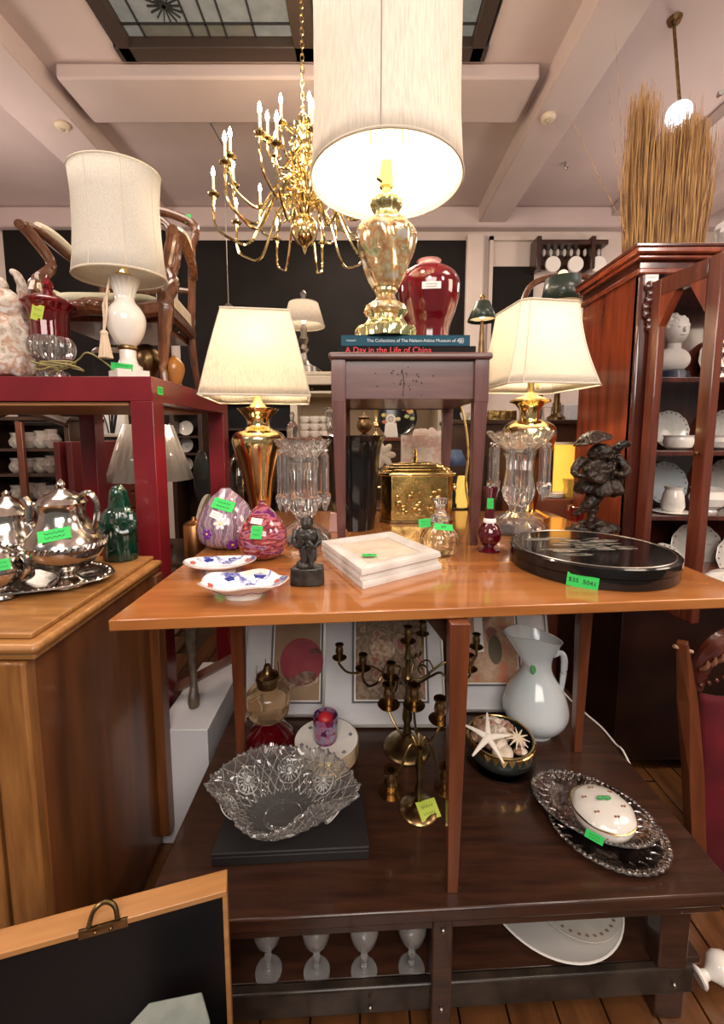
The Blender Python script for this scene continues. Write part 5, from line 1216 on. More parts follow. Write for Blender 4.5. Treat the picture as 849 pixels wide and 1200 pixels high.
bs_ = cb('base_cabinet', AX-.03, XR+.05, AY-.09, AB+.02, .05, zbase-.03, mat('near_black_mahogany', (.012, .005, .004), .3, c2=(.025, .009, .006), ns=4), .004)  # near-black colour carries the shade below the tabletop
cb('base_top', AX-.05, XR+.07, AY-.11, AB+.02, zbase-.03, zbase, mahog, .006)
shz = [W(840, 444, 1.95).z, W(840, 528, 1.95).z, W(800, 602, 1.95).z, W(800, 690, 1.95).z]
for z in shz: cb('shelf', AX+.027, XR-.002, AY+.045, AB-.022, z-.022, z, mahog_d, .002)
# open door: hinge near the corner post, swung towards the viewer
mahog_m = wood('door_mahogany', (.08, .018, .010), (.16, .038, .02), 'z', .2, 3, .6, .02)
dr_ = bpy.data.objects.new('door', None); sc.collection.objects.link(dr_); dr_.parent = dc
dr_.location = (AX+.06-1.7, AY-.02-2.05, 0); dr_.rotation_euler.z = math.radians(-82)
dz0, dz1, dw, dt = .80, 2.155, .30, .036
def db(nm, x0, x1, z0, z1, m=mahog_m, y=0, th=dt, bev=.004): return B().box(((x0+x1)/2, y, (z0+z1)/2), (x1-x0, th, z1-z0)).ob(nm, m, dr_, bevel=bev)
db('stile', 0, .05, dz0, dz1); db('stile', dw-.05, dw, dz0, dz1)
db('rail', .051, dw-.051, dz1-.07, dz1); db('rail', .051, dw-.051, dz0, dz0+.1)
for sx in (0, 1):
    x0 = .05 if sx == 0 else dw-.05; d_ = .07 if sx == 0 else -.07
    B().add([(x0, -dt/2, dz1-.07), (x0+d_, -dt/2, dz1-.07), (x0, -dt/2, dz1-.19), (x0, dt/2, dz1-.07), (x0+d_, dt/2, dz1-.07), (x0, dt/2, dz1-.19)], [(0, 1, 2), (3, 5, 4), (0, 3, 4, 1), (1, 4, 5, 2), (2, 5, 3, 0)]).ob('corner_fillet', mahog, dr_, smooth=0)
db('glass_pane', .052, dw-.052, dz0+.1, dz1-.072, mat('thin_pane', (1, 1, 1), .0, trans=1, ior=1.02), th=.003, bev=0)
for z in (dz0+.35, dz0+.65, dz0+.95): pass
for z in (dz0+.06, dz1-.06): B().lathe([(.006, -.03), (.006, .03)], 10, c=(0, 0, z)).ob('hinge', brass_d, dr_)
B().lathe([(.004, 0), (.008, .012), (.001, .016)], 12, M=Matrix.Translation((dw-.025, -dt/2, 1.45)) @ Matrix.Rotation(PI/2, 4, 'X')).ob('knob', brass_d, dr_)
ptag(dc, Vector((W(762, 329, AY).x-1.7, AY-.0125-2.05, W(762, 329, AY).z)), (0, -1, 0), .055, .05, whitetag)
# contents
def in_cab(k, px, Y=2.08): z = shz[k] if k < 4 else 0; return Vector(((px-PX)*SC(Y, z), Y, z+.0008))
def lathe_thing(nm, label, c_, loc, pts, m, parts=None, group=None, seg=28, mod=None):
    t = thing(nm, label, c_, loc, group); B().lathe(pts, seg, mod=mod).ob('body', m, t); return t
cf = mat('floral_china', (.62, .58, .52), .2, c2=[(.68, .64, .58), (.66, .62, .56), (.40, .24, .20)], ns=16, lo=.45, hi=.72, coat=.4)
wr = mat('brown_rim', (.20, .09, .05), .4)
def standing_plate(label, k, px, R, Y=2.2, m=None, tagit=False, rim=wr, tilt=.22, group='china in the display cabinet'):
    l = in_cab(k, px, Y); t = thing('china_plate', label, 'plate', l, group)
    M = Matrix.Translation((0, 0, R*math.cos(tilt)+.001)) @ Matrix.Rotation(PI/2-tilt, 4, 'X')
    B().lathe([(.001, .006), (R*.62, .006), (R*.97, .018), (R, .016), (R*.6, 0), (.001, 0)], 40, M=M, mod=lambda a, i, r, z: (r*(1+(.02*math.cos(12*a) if r > R*.9 else 0)), z)).ob('body', m or porc, t)
    q = B()
    for j in range(22): a = 2*PI*j/22; q.ball((R*.9*math.cos(a), R*.9*math.sin(a), .0155), (.006, .005, .0015), 6, 4, M=M)
    q.ob('painted_border', rim, t)['kind'] = 'stuff'
    if tagit: ptag(t, M @ Vector((.0, -R*.1, .012)), (0, -1, .2), .04, .026)
    return t
l = in_cab(0, 786, 2.1)
t = thing('plaster_bust', 'white plaster bust of a curly-haired head behind the cabinet door glass', 'bust', l)
pl_ = mat('plaster_cast', (.62, .57, .52), .6, bump=.5, bs=50)
B().lathe([(.075, 0), (.08, .01), (.07, .05), (.05, .06)], 28).ob('socle', mat('navy_base', (.02, .025, .05), .3), t)
B().ball((0, 0, .11), (.085, .05, .06), 20, 12).ob('shoulders', pl_, t)
B().tube([(0, 0, .12), (0, -.005, .20)], .032, 12).ob('neck', pl_, t)
B().ball((0, -.01, .245), (.052, .06, .068), 24, 16, mod=lambda d: 1+.06*noise.noise(d*4)).ob('head', pl_, t)
q = B(); random.seed(9)
for k in range(60):
    a = random.uniform(0, 2*PI); e = random.uniform(.1, 1.4); q.ball((.052*math.cos(a)*math.cos(e), -.005+.058*math.sin(a)*math.cos(e)+.01, .255+.066*math.sin(e)), .013, 6, 4)
q.ob('curly_hair', pl_, t)['kind'] = 'stuff'
q = B(); q.ball((0, -.07, .24), (.008, .012, .014), 8, 6); q.ball((0, -.064, .218), (.014, .006, .005), 8, 6)
for sx in (-1, 1): q.ball((sx*.02, -.062, .255), (.009, .005, .005), 8, 6)
q.ob('face_features', pl_, t)
standing_plate('large cream charger standing behind the pewter candlestick', 0, 842, .125, 2.24, mat('cream_charger', (.62, .58, .50), .3), rim=mat('cream_line', (.5, .44, .36), .4))
t, D, _ = turned('candlestick', 'pewter baluster candlestick on the top cabinet shelf', 'candlestick', 841, 441, shz[0], [('body', pewter, [(441, 11), (439, 10), (436, 5), (431, 7), (426, 5), (420, 3), (416, 6), (412, 6), (408, 4), (405, 7), (402, 7), (399, 5), (396, 7), (390, 8), (387, 12), (385, 12)], {'sm': 2})], D=1.97)
standing_plate('floral scalloped plate standing on the second cabinet shelf', 1, 852, .105, 2.22, cf)
standing_plate('floral plate on the second shelf seen through the door glass', 1, 782, .10, 2.22, cf)
standing_plate('floral scalloped plate with yellow flower on the third cabinet shelf', 2, 852, .125, 2.22, cf)
standing_plate('pale platter on the third shelf seen through the door glass', 2, 777, .115, 2.23, bporc)
standing_plate('large ivory plate with green tag at the bottom of the cabinet', 3, 812, .14, 2.16, cf, True)
standing_plate('ivory plate at the lower right edge beside the tagged one', 3, 862, .12, 2.06, porc)
standing_plate('small ivory plate with green tag behind the door glass, bottom shelf', 3, 774, .10, 2.04, porc, True)
lathe_thing('china_bowl', 'white china bowl with rim on the second cabinet shelf', 'bowl', in_cab(1, 848, 2.05), shell([(.035, 0), (.06, .012), (.075, .04), (.07, .06), (.078, .07)], .003), porc)
lathe_thing('china_bowl', 'white china bowl behind the door stile on the second shelf', 'bowl', in_cab(1, 795, 2.05), shell([(.035, 0), (.055, .012), (.065, .04), (.06, .06), (.066, .07)], .003), porc)
t = lathe_thing('sauce_tureen', 'white china tureen with flared rim on the third cabinet shelf', 'tureen', in_cab(2, 828, 2.02), shell([(.045, 0), (.04, .01), (.065, .03), (.075, .065), (.062, .10), (.072, .115)], .003), porc)
t = lathe_thing('milk_jug', 'white china jug on a saucer behind the door glass, third shelf', 'jug', in_cab(2, 788, 1.98), [(.075, 0), (.085, .006), (.04, .008), (.05, .03), (.042, .09), (.034, .11), (.04, .125), (.001, .12)], porc)
# straw bundle on the cabinet
random.seed(21)
bx0, bz0 = W(777, 288, 2.0).x, ZK+.0085
q = B()
for k in range(1500):
    a = random.uniform(0, 2*PI); r_ = math.sqrt(random.random()); x = .172*r_*math.cos(a); y = .10*r_*math.sin(a)
    hgt = .55+.05*random.random() if x > -.09 else .655+.07*random.random()
    if random.random() < .06: hgt += .06
    hgt *= .94+.06*math.sin(x*30); lx = x*random.uniform(.0, .12)+random.gauss(0, .012); ly = random.gauss(0, .012); b_ = random.gauss(0, .012)
    q.tube([(x, y, 0), (x+lx*.4+b_, y+ly*.4, hgt*.5), (x+lx, y+ly, hgt)], [.0020, .0018, .0007], 3)
o = q.ob('straw_bundle', mat('straw', (.30, .15, .05), .7, c2=[(.48, .27, .09), (.20, .09, .035), (.56, .35, .14)], ns=60, stretch=(1, 1, .06), lo=.3, hi=.7), loc=(bx0, 2.0, bz0), smooth=0)
t = thing('straw_sheaf', 'tall upright bundle of dried golden straw on top of the mahogany cabinet', 'straw', (bx0, 2.0, bz0)); o.parent = t; o.location = (0, 0, 0); o['kind'] = 'stuff'; o.name = 'stalks'
for (xa, za, xb, zb) in ((-.17, .2, W(722, 42, 1.9).x-bx0, W(722, 42, 1.9).z-bz0), (-.15, .1, W(677, 128, 1.85).x-bx0, W(677, 128, 1.85).z-bz0), (-.18, .15, W(714, 104, 1.9).x-bx0, W(714, 104, 1.9).z-bz0)):
    B().tube([(xa+.06, 0, 0), (xa, 0, za), (xb, -.1, zb)], [.0022, .002, .0008], 4, 5).ob('stray_stalk', MC['straw'], t)
B().tube([(.178*math.cos(a), .105*math.sin(a), .012+.004*math.sin(9*a)) for a in [2*PI*i/30 for i in range(30)]], .003, 5, closed=True).ob('binding_wire', pewter, t)
o = B().ball((0, 0, .11), (.12, .12, .12), 28, 18, mod=lambda d: 1+.22*noise.noise(d*3.2)).ob('wrapped_parcel', mat('cloudy_plastic', (.66, .64, .66), .2, coat=.5, c2=(.82, .80, .82), ns=9, bump=.8, bs=12), loc=(W(850, 285, 2.0).x+.10, 2.0, ZK+.03), smooth=20)
tag(o, 'crumpled clear plastic wrapped bundle on the cabinet at the right edge', 'parcel')

# ---------------- carved red chair, lower right ----------------
cc = thing('carved_chair', 'carved dark wood chair with crimson velvet back at the right edge', 'chair', (1.3, 1.3, 0))
def C3(px, py, Y): return W(px, py, Y)-Vector((1.3, 1.3, 0))
B().tube([C3(800, 752, 1.26), C3(806, 820, 1.26), C3(812, 900, 1.24), C3(815, 985, 1.22), C3(818, 1100, 1.2)], [.020, .030, .032, .030, .028], 4, 0).ob('back_stile', cherry_z, cc, smooth=0, bevel=.003)
B().tube([C3(790, 757, 1.26), C3(812, 764, 1.26)], .006, 8).ob('stile_cap', mat('worn_edge', (.45, .25, .15), .5), cc)
cr_ = B().tube([C3(815, 806, 1.28), C3(824, 775, 1.28), C3(842, 756, 1.28), C3(868, 745, 1.28), C3(905, 742, 1.28), C3(960, 760, 1.28)], [.02, .028, .032, .036, .04, .03], 10, 5)
cr_.ob('crest_rail', mahog_d, cc)
q = B()
for k in range(8):
    p = C3(822+k*9, 778-k*4.4 if k < 6 else 752, 1.26); q.tube([(p.x-.012, p.y-.012, p.z-.012), (p.x, p.y-.022, p.z), (p.x+.012, p.y-.012, p.z+.014)], [.004, .007, .004], 6, 3)
q.ob('carved_crest', mat('worn_carving', (.16, .06, .035), .3, bump=.4), cc)
q = B()
for k in range(7): p = C3(822+k*9, 803-k*3, 1.255); q.ball((p.x, p.y, p.z), .008, 8, 6)
q.ob('bead_row', mahog_d, cc)
vel = mat('crimson_velvet', (.075, .002, .006), .8, c2=(.16, .005, .012), ns=6, sheen=.05, bump=.2, bs=15)
B().grid(lambda u, v: tuple(C3(820+u*130, 812+v*260, 1.30)+Vector((0, -.06*math.sin(PI*min(u*1.2, 1))*math.sin(PI*min(v*1.1+.08, 1))**.5-.01*noise.noise(Vector((u*5, v*5, 0))), 0))), 24, 30).ob('back_cushion', vel, cc, smooth=80, solid=.01)
B().box((.22, .06, .42), (.42, .30, .09)).ob('seat', vel, cc, bevel=.03)
for x, y in ((.05, -.05), (.4, -.05), (.05, .18), (.4, .18)): B().taper(x, y, 0, .03, x, y, .40, .045).ob('leg', mahog_d, cc)
B().box((.45, .05, .6), (.04, .04, .7)).ob('back_stile', mahog_d, cc)
# white porcelain knob
M = Matrix.Translation(W(818, 1146, .93)) @ basis((1, .1, .28))
t = thing('porcelain_finial', 'white turned porcelain foot lying low at the bottom right corner', 'finial', G(818, 1146, .04))
t.scale = [SC(t.location.y, .04)/SC(.93, .13)]*3
B().lathe([(.001, 0), (.020, 0), (.024, .004), (.022, .010), (.012, .018), (.011, .028), (.020, .040), (.032, .052), (.036, .07), (.03, .09), (.02, .10), (.014, .125), (.001, .13)], 28, M=basis((1, .1, .28))).ob('body', porc, t)
# ---------------- open chest, lower left ----------------
pB = G(266, 1040, .68); pA = G(-60, 1130, .68); dv = (pB-pA); ang = math.atan2(dv.y, dv.x); Lc = dv.length
t = thing('open_chest', 'wooden chest with black lined open lid and clasp, bottom left corner', 'chest', (pB.x, pB.y, 0), None, ang)
rim = wood('pine_rim', (.30, .13, .038), (.44, .21, .07), 'x', .4, 5)
B().box((-Lc/2, .015, .674), (Lc, .042, .012)).ob('lid_rim', rim, t, bevel=.002)
B().box((-Lc/2, .030, .50), (Lc, .012, .335)).ob('lid_panel', oak_z, t)
B().box((-Lc/2, .018, .50), (Lc-.006, .010, .335)).ob('lid_lining', mat('black_lining', (.006, .006, .007), .45, spec=.3), t)
B().box((-.004, .012, .50), (.008, .03, .335)).ob('lid_rim', rim, t)
B().box((-Lc/2, -.25, .20), (Lc, .46, .40)).ob('chest_body', oak_z, t, bevel=.004)
hx = -(pB-G(122, 1080, .68)).length
q = B(); q.tube([(hx-.022, -.004, .682), (hx-.016, .004, .70), (hx, .008, .708), (hx+.016, .004, .70), (hx+.022, -.004, .682)], .004, 8, 4)
q.box((hx, -.004, .672), (.075, .004, .016)); q.ball((hx-.012, -.008, .672), .003, 8, 6); q.ball((hx+.012, -.008, .672), .003, 8, 6)
q.ob('brass_clasp', abrass, t)
sp = W(203, 1177, .60)
o = B().prism([(-.07, -.0), (-.045, .035), (.045, .05), (.075, .01), (.06, -.03), (-.05, -.03)], .403, sp.z, sc1=.92).ob('stone_slab', mat('grey_green_stone', (.10, .12, .11), .35, c2=(.17, .19, .17), ns=20), loc=(sp.x, sp.y-.03, 0), bevel=.002)
tag(o, 'faceted grey green stone slab peeking up inside the open chest', 'slab')
# white carton and dark carved stool, between sideboard and table
o = B().box((-.655, 1.64, .23), (.19, .46, .455)).ob('white_carton', mat('white_card', (.62, .60, .62), .6), bevel=.003); tag(o, 'plain white carton standing left of the low table', 'carton')
t = thing('carved_stool', 'dark carved cabriole-legged stool resting on the white carton', 'stool', (-.66, 1.56, .46))
zl_ = lambda px, py, Y: W(px, py, Y)-Vector((-.66, 1.56, .46))
B().tube([(-.0, -.02, .002), (.0, -.02, .03), (-.005, 0, .09), (-.02, .03, .2), (-.02, .03, .33), (-.03, .02, .42)], [.020, .022, .014, .018, .034, .042], 10, 6).ob('leg', mat('dark_carving', (.07, .05, .035), .35, c2=(.14, .10, .07), ns=30, bump=.6), t)
B().box((.005, .1, .44), (.13, .36, .05)).ob('seat_frame', mahog_d, t, bevel=.004)
B().tube([(-.12, .05, .02), (.10, .16, .10)], .022, 4).ob('stretcher', cherry_z, t, smooth=0)
B().tube([(.04, .22, .45), (.06, .22, .25), (.09, .23, .1)], .018, 6, 3).ob('leg', redlac, t)
# ---------------- middle and far background ----------------
def furn(name, label, c_, px0, px1, ytop, Y, depth, m, z0=0, bevel=.006):
    a = W(px0, ytop, Y); b = W(px1, ytop, Y); zt = a.z
    t = thing(name, label, c_, ((a.x+b.x)/2, Y+depth/2, z0)); t['w'] = b.x-a.x; t['h'] = zt-z0; t['dp'] = depth
    return t, b.x-a.x, zt-z0, zt
def on(px, Y, z): return Vector(((px-PX)*SC(Y, z), Y, z+.0008))
dkw = mat('deep_brown_wood', (.03, .014, .009), .35, c2=(.06, .028, .016), ns=4, coat=.3)
redw = mat('red_brown_wood', (.13, .035, .018), .35, c2=(.20, .06, .03), ns=4, coat=.3)
creamw = mat('cream_painted_wood', (.55, .47, .36), .5, c2=(.64, .56, .44), ns=5)
def case(t, w, h, dp, m, n_sh=4, back=None, front_open=True, z_sh=None):
    B().box((-w/2+.02, 0, h/2), (.04, dp, h)).ob('side_panel', m, t, bevel=.003); B().box((w/2-.02, 0, h/2), (.04, dp, h)).ob('side_panel', m, t, bevel=.003)
    B().box((0, dp/2-.01, h/2), (w-.082, .02, h-.05)).ob('back_panel', back or m, t)
    B().box((0, 0, h+.015), (w+.04, dp+.04, .03)).ob('top_board', m, t, bevel=.005)
    zs = z_sh or [h*(k+1)/(n_sh+1) for k in range(n_sh)]
    for z in zs: B().box((0, -.01, z), (w-.084, dp-.045, .02)).ob('shelf', m, t)
    return zs
# china cabinet at far left under the red table
t, w, h, zt = furn('china_cabinet', 'dark arched china cabinet seen under the red table at far left', 'cabinet', -40, 80, 493, 3.2, .4, dkw)
zz_ = [W(30, y, 3.3).z for y in (588, 556, 527)]
case(t, w, h, .4, dkw, z_sh=zz_)
q = B(); q.tube([(-w/2, -.2, h-.02), (-w*.25, -.21, h+.02), (0, -.215, h+.09), (w*.25, -.21, h+.05), (w/2, -.2, h-.02)], .035, 8, 5); q.ob('arched_cornice', dkw, t)
B().box((w*.02, -.2, h/2), (.05, .03, h-.02)).ob('door_stile', redw, t, bevel=.004)
bisc = [mat('china_mix', (.50, .44, .38), .3, c2=(.66, .60, .52), ns=30, bump=.4), mat('china_mix_pink', (.52, .40, .34), .3, c2=(.64, .56, .50), ns=30, bump=.4)]
nn = [('top', 'pitcher'), ('middle', 'tureen'), ('bottom', 'basket')]
cups = {}
random.seed(31)
for r_, (z, (rn, kd)) in enumerate(zip(zz_[::-1], nn)):
    for k, px in enumerate((22, 36, 50, 63)):
        s_ = SC(3.3, z); hh = (24, 22, 22)[r_]*s_*random.uniform(.75, 1)
        l = on(px, 3.35, z+.011)
        o = B().lathe([(.03, 0), (.05, hh*.2), (.055+.012*(k % 2), hh*.45), (.04, hh*.75), (.05, hh)], 20, mod=lambda a, i, r, zq: (r*(1+.12*math.sin(5*a+i)), zq)).ob(('porcelain_'+kd), bisc[k % 2], loc=l)
        tag(o, '%s ornate porcelain %s on the %s shelf of the far left cabinet' % (('leftmost', 'second', 'third', 'rightmost')[k], kd, rn), kd, 'porcelain in the far left cabinet')
lamp('POINT', (W(40, 500, 3.1).x, 2.95, 1.75), 1.0, (1, .85, .7), .1)
# chest of drawers and framed print
t, w, h, zt = furn('drawer_chest', 'reddish wooden chest of drawers glimpsed between the red table legs', 'chest', 104, 160, 516, 3.7, .4, redw)
B().box((0, 0, h/2), (w, .4, h)).ob('carcass', redw, t, bevel=.005)
for k in range(8): 
    d = B().box((0, -.205, h-.08-.15*k), (w-.04, .02, .13)).ob('drawer', redw, t, bevel=.004); B().ball((0, -.225, h-.08-.15*k), .014, 8, 6).ob('knob', brass_d, d)
t = thing('framed_print', 'white print with black branches in a cream frame on the drawer chest', 'picture', on(131, 3.62, zt+.031), None)
w_ = 38*SC(3.6, 1.7)
for sx in (-1, 1): B().box((sx*w_/2, 0, .16), (.02, .02, .34)).ob('frame_rail', creamw, t)
for z in (.0, .32): B().box((0, 0, z+.01), (w_-.022, .02, .02)).ob('frame_rail', creamw, t)
B().box((0, .004, .165), (w_-.02, .006, .3)).ob('print', whitetag, t)
q = B(); random.seed(2)
for k in range(7): x = random.uniform(-w_*.3, w_*.3); q.tube([(x*.3, -.002, .03), (x*.6, -.002, .14), (x, -.002, random.uniform(.2, .3))], .006, 4, 3)
q.ob('ink_branches', blackm, t)
# folded dark red screen
for k in range(2):
    o = B().box((0, 0, .74), (.05, .5, 1.48)).ob('folding_panel', mat('oxblood_panel', (.12, .012, .012), .4), bevel=.004); o.location = (W(88+k*14, 540, 3.0).x, 3.15, .0); o.rotation_euler.z = -.25
    tag(o, ('left', 'right')[k]+' dark red panel leaning behind the silver coffee pot', 'panel', 'dark red panels')
# side table with the wrapped lamp
st_ = thing('side_table', 'dark side table behind the red table leg carrying a wrapped lamp', 'table', (-1.1, 2.68, 0))
B().box((0, 0, .765), (.95, .6, .03)).ob('tabletop', dkw, st_, bevel=.004)
for x in (-.43, .43):
    for y in (-.26, .26): B().box((x, y, .375), (.045, .045, .75)).ob('leg', dkw, st_)
Z7 = .781
t, D, _ = turned('shaded_lamp', 'unlit table lamp with plastic wrapped pale shade behind the red leg', 'lamp', 181, 640, Z7, [
 ('base', dkw, [(0, 20, 1), (.02, 20, 1), (.03, 8, 1), (.12, 14, 1), (.24, 16, 1), (.36, 6, 1), (.5, 3, 1)])], D=2.7)
s = SC(2.7, 1.3); q = B(); random.seed(8)
q.lathe([(46*s, W(181, 562, 2.7).z-Z7), (36*s, W(181, 530, 2.7).z-Z7), (26*s, W(181, 498, 2.7).z-Z7)], 60, caps=False, mod=lambda a, i, r, z: (r*(1+.035*math.sin(23*a)*math.sin(7*a)), z))
q.ob('lamp_shade', mat('wrapped_shade', (.60, .55, .46), .15, coat=1, c2=(.70, .64, .54), ns=14, bump=.6, bs=25), t, solid=.003, smooth=20)
simple('copper_canister', 'copper canister with lid behind the blue and white dish', 'canister', 229, 652, Z7, mat('copper', (.45, .20, .08), .3, 1), [(0, 12, 1), (.2, 12, 1), (.215, 10, 1), (.23, 3, 1), (.25, 2, 1)], 2.5)
t = thing('leaning_frame', 'narrow white oval frame leaning beside the canister', 'frame', (W(222, 600, 2.42).x-.02, 2.66, Z7+.002))
B().lathe([(.12, -.012), (.15, -.01), (.15, .01), (.12, .012)], 32, M=Matrix.Translation((0, 0, .185)) @ Matrix.Rotation(PI/2-.0, 4, 'Y') @ Matrix.Scale(1.2, 4, (1, 0, 0))).ob('moulding', creamw, t).rotation_euler = (0, .12, 0)
t, D, _ = turned('oval_mirror', 'dark oval dressing mirror on a turned stand behind the lilac vase', 'mirror', 240, 640, Z7, [('foot', blackm, [(0, 9, 1), (.02, 9, 1), (.03, 3, 1), (.2, 2, 1)])], D=2.84)
B().ball((0, 0, W(240, 560, 2.84).z-Z7), (.06, .012, .19), 24, 16).ob('mirror_plate', mat('dark_mirror', (.03, .03, .028), .08, coat=.5), t)
t, D, _ = turned('glass_dome', 'brass ribbed glass dome behind the left brass lamp', 'dome', 284, 640, Z7, [('base', brass_d, [(0, 18, 1), (.03, 18, 1), (.035, 16, 1)]),
 ('dome', glass, [(.035, 15, 1), (.4, 15, 1), (.52, 13, 1), (.60, 8, 1), (.62, 1, 1)], {'sm': 2, 'shell': .003})], D=2.6)
q = B(); s = SC(2.6, 1.1)
for k in range(4): a = k*PI/2+.5; q.tube([(16*s*math.cos(a), 16*s*math.sin(a), .03), (16*s*math.cos(a), 16*s*math.sin(a), .4), (13.5*s*math.cos(a), 13.5*s*math.sin(a), .53), (6*s*math.cos(a), 6*s*math.sin(a), .62), (0, 0, .64)], .006, 6, 4)
q.ob('brass_ribs', brass, t)
# plate rack behind
t, w, h, zt = furn('plate_rack', 'dark open plate rack with three shelves of white plates, far behind the wrapped lamp', 'shelf', 198, 236, 478, 3.9, .3, dkw)
rz_ = [W(212, y, 3.95).z for y in (512, 532, 555)]
case(t, w, h, .3, dkw, z_sh=rz_)
for r_, z in enumerate(rz_):
    for k, px in enumerate((206, 219)):
        R = .07; l = on(px, 4.03, z+.011); t = thing('rack_plate', ('left', 'right')[k]+' white plate on the '+('top', 'middle', 'bottom')[r_]+' shelf of the plate rack', 'plate', l, 'plates in the far rack')
        B().lathe([(.001, .006), (R*.62, .006), (R, .014), (R*.6, 0), (.001, 0)], 24, M=Matrix.Translation((0, 0, R)) @ Matrix.Rotation(PI/2-.15, 4, 'X')).ob('body', porc, t)
# tall dark bookcase filling the back
t, w, h, zt = furn('bookcase', 'tall dark bookcase in the shadows behind the left brass lamp', 'bookcase', 236, 352, 466, 4.3, .35, dkw)
case(t, w, h, .35, dkw, 5, back=blackm)
# cream hutch with buffet lamp
t, w, h, zt = furn('cream_hutch', 'cream painted hutch behind the end table carrying a buffet lamp', 'cabinet', 340, 520, 440, 3.6, .4, creamw)
zsh = [.5, W(400, 512, 3.7).z-.02, W(400, 458, 3.7).z-.02]
case(t, w, h, .4, creamw, z_sh=zsh, back=mat('tan_panel', (.34, .24, .14), .6, c2=(.40, .29, .18), ns=3))
B().box((0, -.21, h-.04), (w+.02, .02, .08)).ob('cornice', creamw, t, bevel=.01)
for x in (-w*.5+.03,): B().box((x, -.21, h/2), (.06, .02, h-.1)).ob('stile', creamw, t, bevel=.004)
zh = zt+.031
t, D, _ = turned('buffet_lamp', 'small pewter buffet lamp with white drum shade against the charcoal wall', 'lamp', 357, 436, zh, [
 ('base', pewter, [(436, 17), (431, 16), (427, 8), (422, 5)]), ('stem', pewter, [(422, 4), (414, 3), (410, 6), (404, 3), (398, 6), (392, 3.5), (386, 4), (380, 2)]),
 ('finial', pewter, [(356, 1), (350, 2), (344, 4), (340, 1)])], D=3.72)
s = SC(D, zh+.4); zz = lambda py: W(357, py, D).z-zh
sh = B().lathe([(24.5*s, zz(382)), (17*s, zz(356))], 40, caps=False).ob('lamp_shade', shade_w, t, solid=.003)
for r, py in ((24.5, 382), (17, 356)): B().tube([(r*s*math.cos(a), r*s*math.sin(a), zz(py)) for a in [2*PI*i/40 for i in range(40)]], .004, 5, closed=True).ob('rim_trim', MC['trim_m'] if 'trim_m' in MC else trim_m, sh)
finial_bulb(t, zz(372), 25, .03)
B().tube([(.05, 0, .01), (.12, 0, .04), (.17, -.02, .0)], .003, 5, 4).ob('lamp_cord', pewter, t)
# long dark sideboard
t, w, h, zt = furn('long_sideboard', 'long dark sideboard crossing behind the end table and right lamp', 'sideboard', 322, 520, 513, 2.95, .4, dkw)
B().box((0, 0, h/2), (w, .4, h-.001)).ob('carcass', dkw, t, bevel=.005); B().box((0, -.005, h-.012), (w+.03, .43, .024)).ob('top_board', redw, t, bevel=.004)
for k in range(4): B().box((-w*.375+w*.25*k, -.206, h-.5), (w*.23, .015, .85)).ob('door', dkw, t, bevel=.004)
ZQ = zt+.001
t, w, h, zt = furn('dark_buffet', 'dark buffet behind the right brass lamp with glassware on top', 'sideboard', 530, 694, 492, 2.9, .4, dkw)
B().box((0, 0, h/2), (w, .4, h-.001)).ob('carcass', dkw, t, bevel=.005); B().box((0, -.005, h-.015), (w+.02, .43, .03)).ob('top_board', dkw, t, bevel=.004)
for k in range(4): B().box((-w*.375+w*.25*k, -.206, h*.45), (w*.23, .015, h*.8)).ob('door', dkw, t, bevel=.004)
ZU = zt+.001
# cups stack on long sideboard
for k in range(3):
    for j in range(3):
        px = 357+j*12; z = ZQ+k*.052
        t = thing('stacked_cup', '%s white cup in the %s row of the stack left of the end table' % (('left', 'middle', 'right')[j], ('bottom', 'middle', 'top')[k]), 'cup', on(px, 3.05, z), 'cups stacked on the long sideboard')
        B().lathe(shell([(.02, 0), (.03, .012), (.034, .048)], .003), 18).ob('body', porc, t)
        B().tube([(.033, -.01, .04), (.046, -.015, .032), (.03, -.01, .014)], .004, 5, 3).ob('handle', porc, t)
def clutter(nm, label, c_, px, z, Y, m, pr, seg=24, mod=None, sm=0):
    t = thing(nm, label, c_, on(px, Y, z)); s = SC(Y, z)
    pts = [(max(r*s, 1e-4), h_*s) for h_, r in pr]
    if sm: pts = [(max(v.x, 1e-4), v.z) for v in cat([(a, 0, b) for a, b in pts], sm)]
    B().lathe(pts, seg, mod=mod).ob('body', m, t); return t
clutter('glass_decanter', 'small clear glass decanter beside the stacked cups', 'decanter', 343, ZQ, 3.0, crystal, [(0, 6), (10, 7), (16, 5), (20, 2), (26, 3), (30, 1)])
clutter('glass_bowl', 'bright cut glass bowl on top of the cups left of the end table', 'bowl', 392, ZQ, 3.05, crystal, [(0, 5), (4, 9), (16, 12), (30, 10), (34, 12)], mod=upcut(10, .05))
clutter('brass_urn', 'small dark brass urn seen through the end table legs', 'urn', 427, ZQ, 3.0, brass_d, [(0, 6), (3, 6), (5, 2), (8, 7), (15, 9), (21, 6), (23, 8), (25, 3), (30, 1)], sm=2)
clutter('brass_candlestick', 'little brass candlestick beside the painted tray', 'candlestick', 441, ZQ, 3.1, brass, [(0, 5), (3, 3), (10, 2), (14, 4), (20, 2), (34, 3)], sm=2)
t = thing('painted_tray', 'round black tole tray painted with fruit standing under the end table', 'tray', on(465, 3.12, ZQ))
R = 24*SC(3.1, 1.7); M = Matrix.Translation((0, 0, R*.98)) @ Matrix.Rotation(PI/2-.12, 4, 'X')
B().lathe([(.001, 0), (R*.8, 0), (R, .01), (R, .014), (R*.8, .005), (.001, .005)], 36, M=M).ob('body', black, t)
fm_ = [mat('fruit_%d' % i, c, .4) for i, c in enumerate(((.55, .42, .12), (.5, .14, .06), (.32, .36, .12), (.62, .52, .30)))]
random.seed(12)
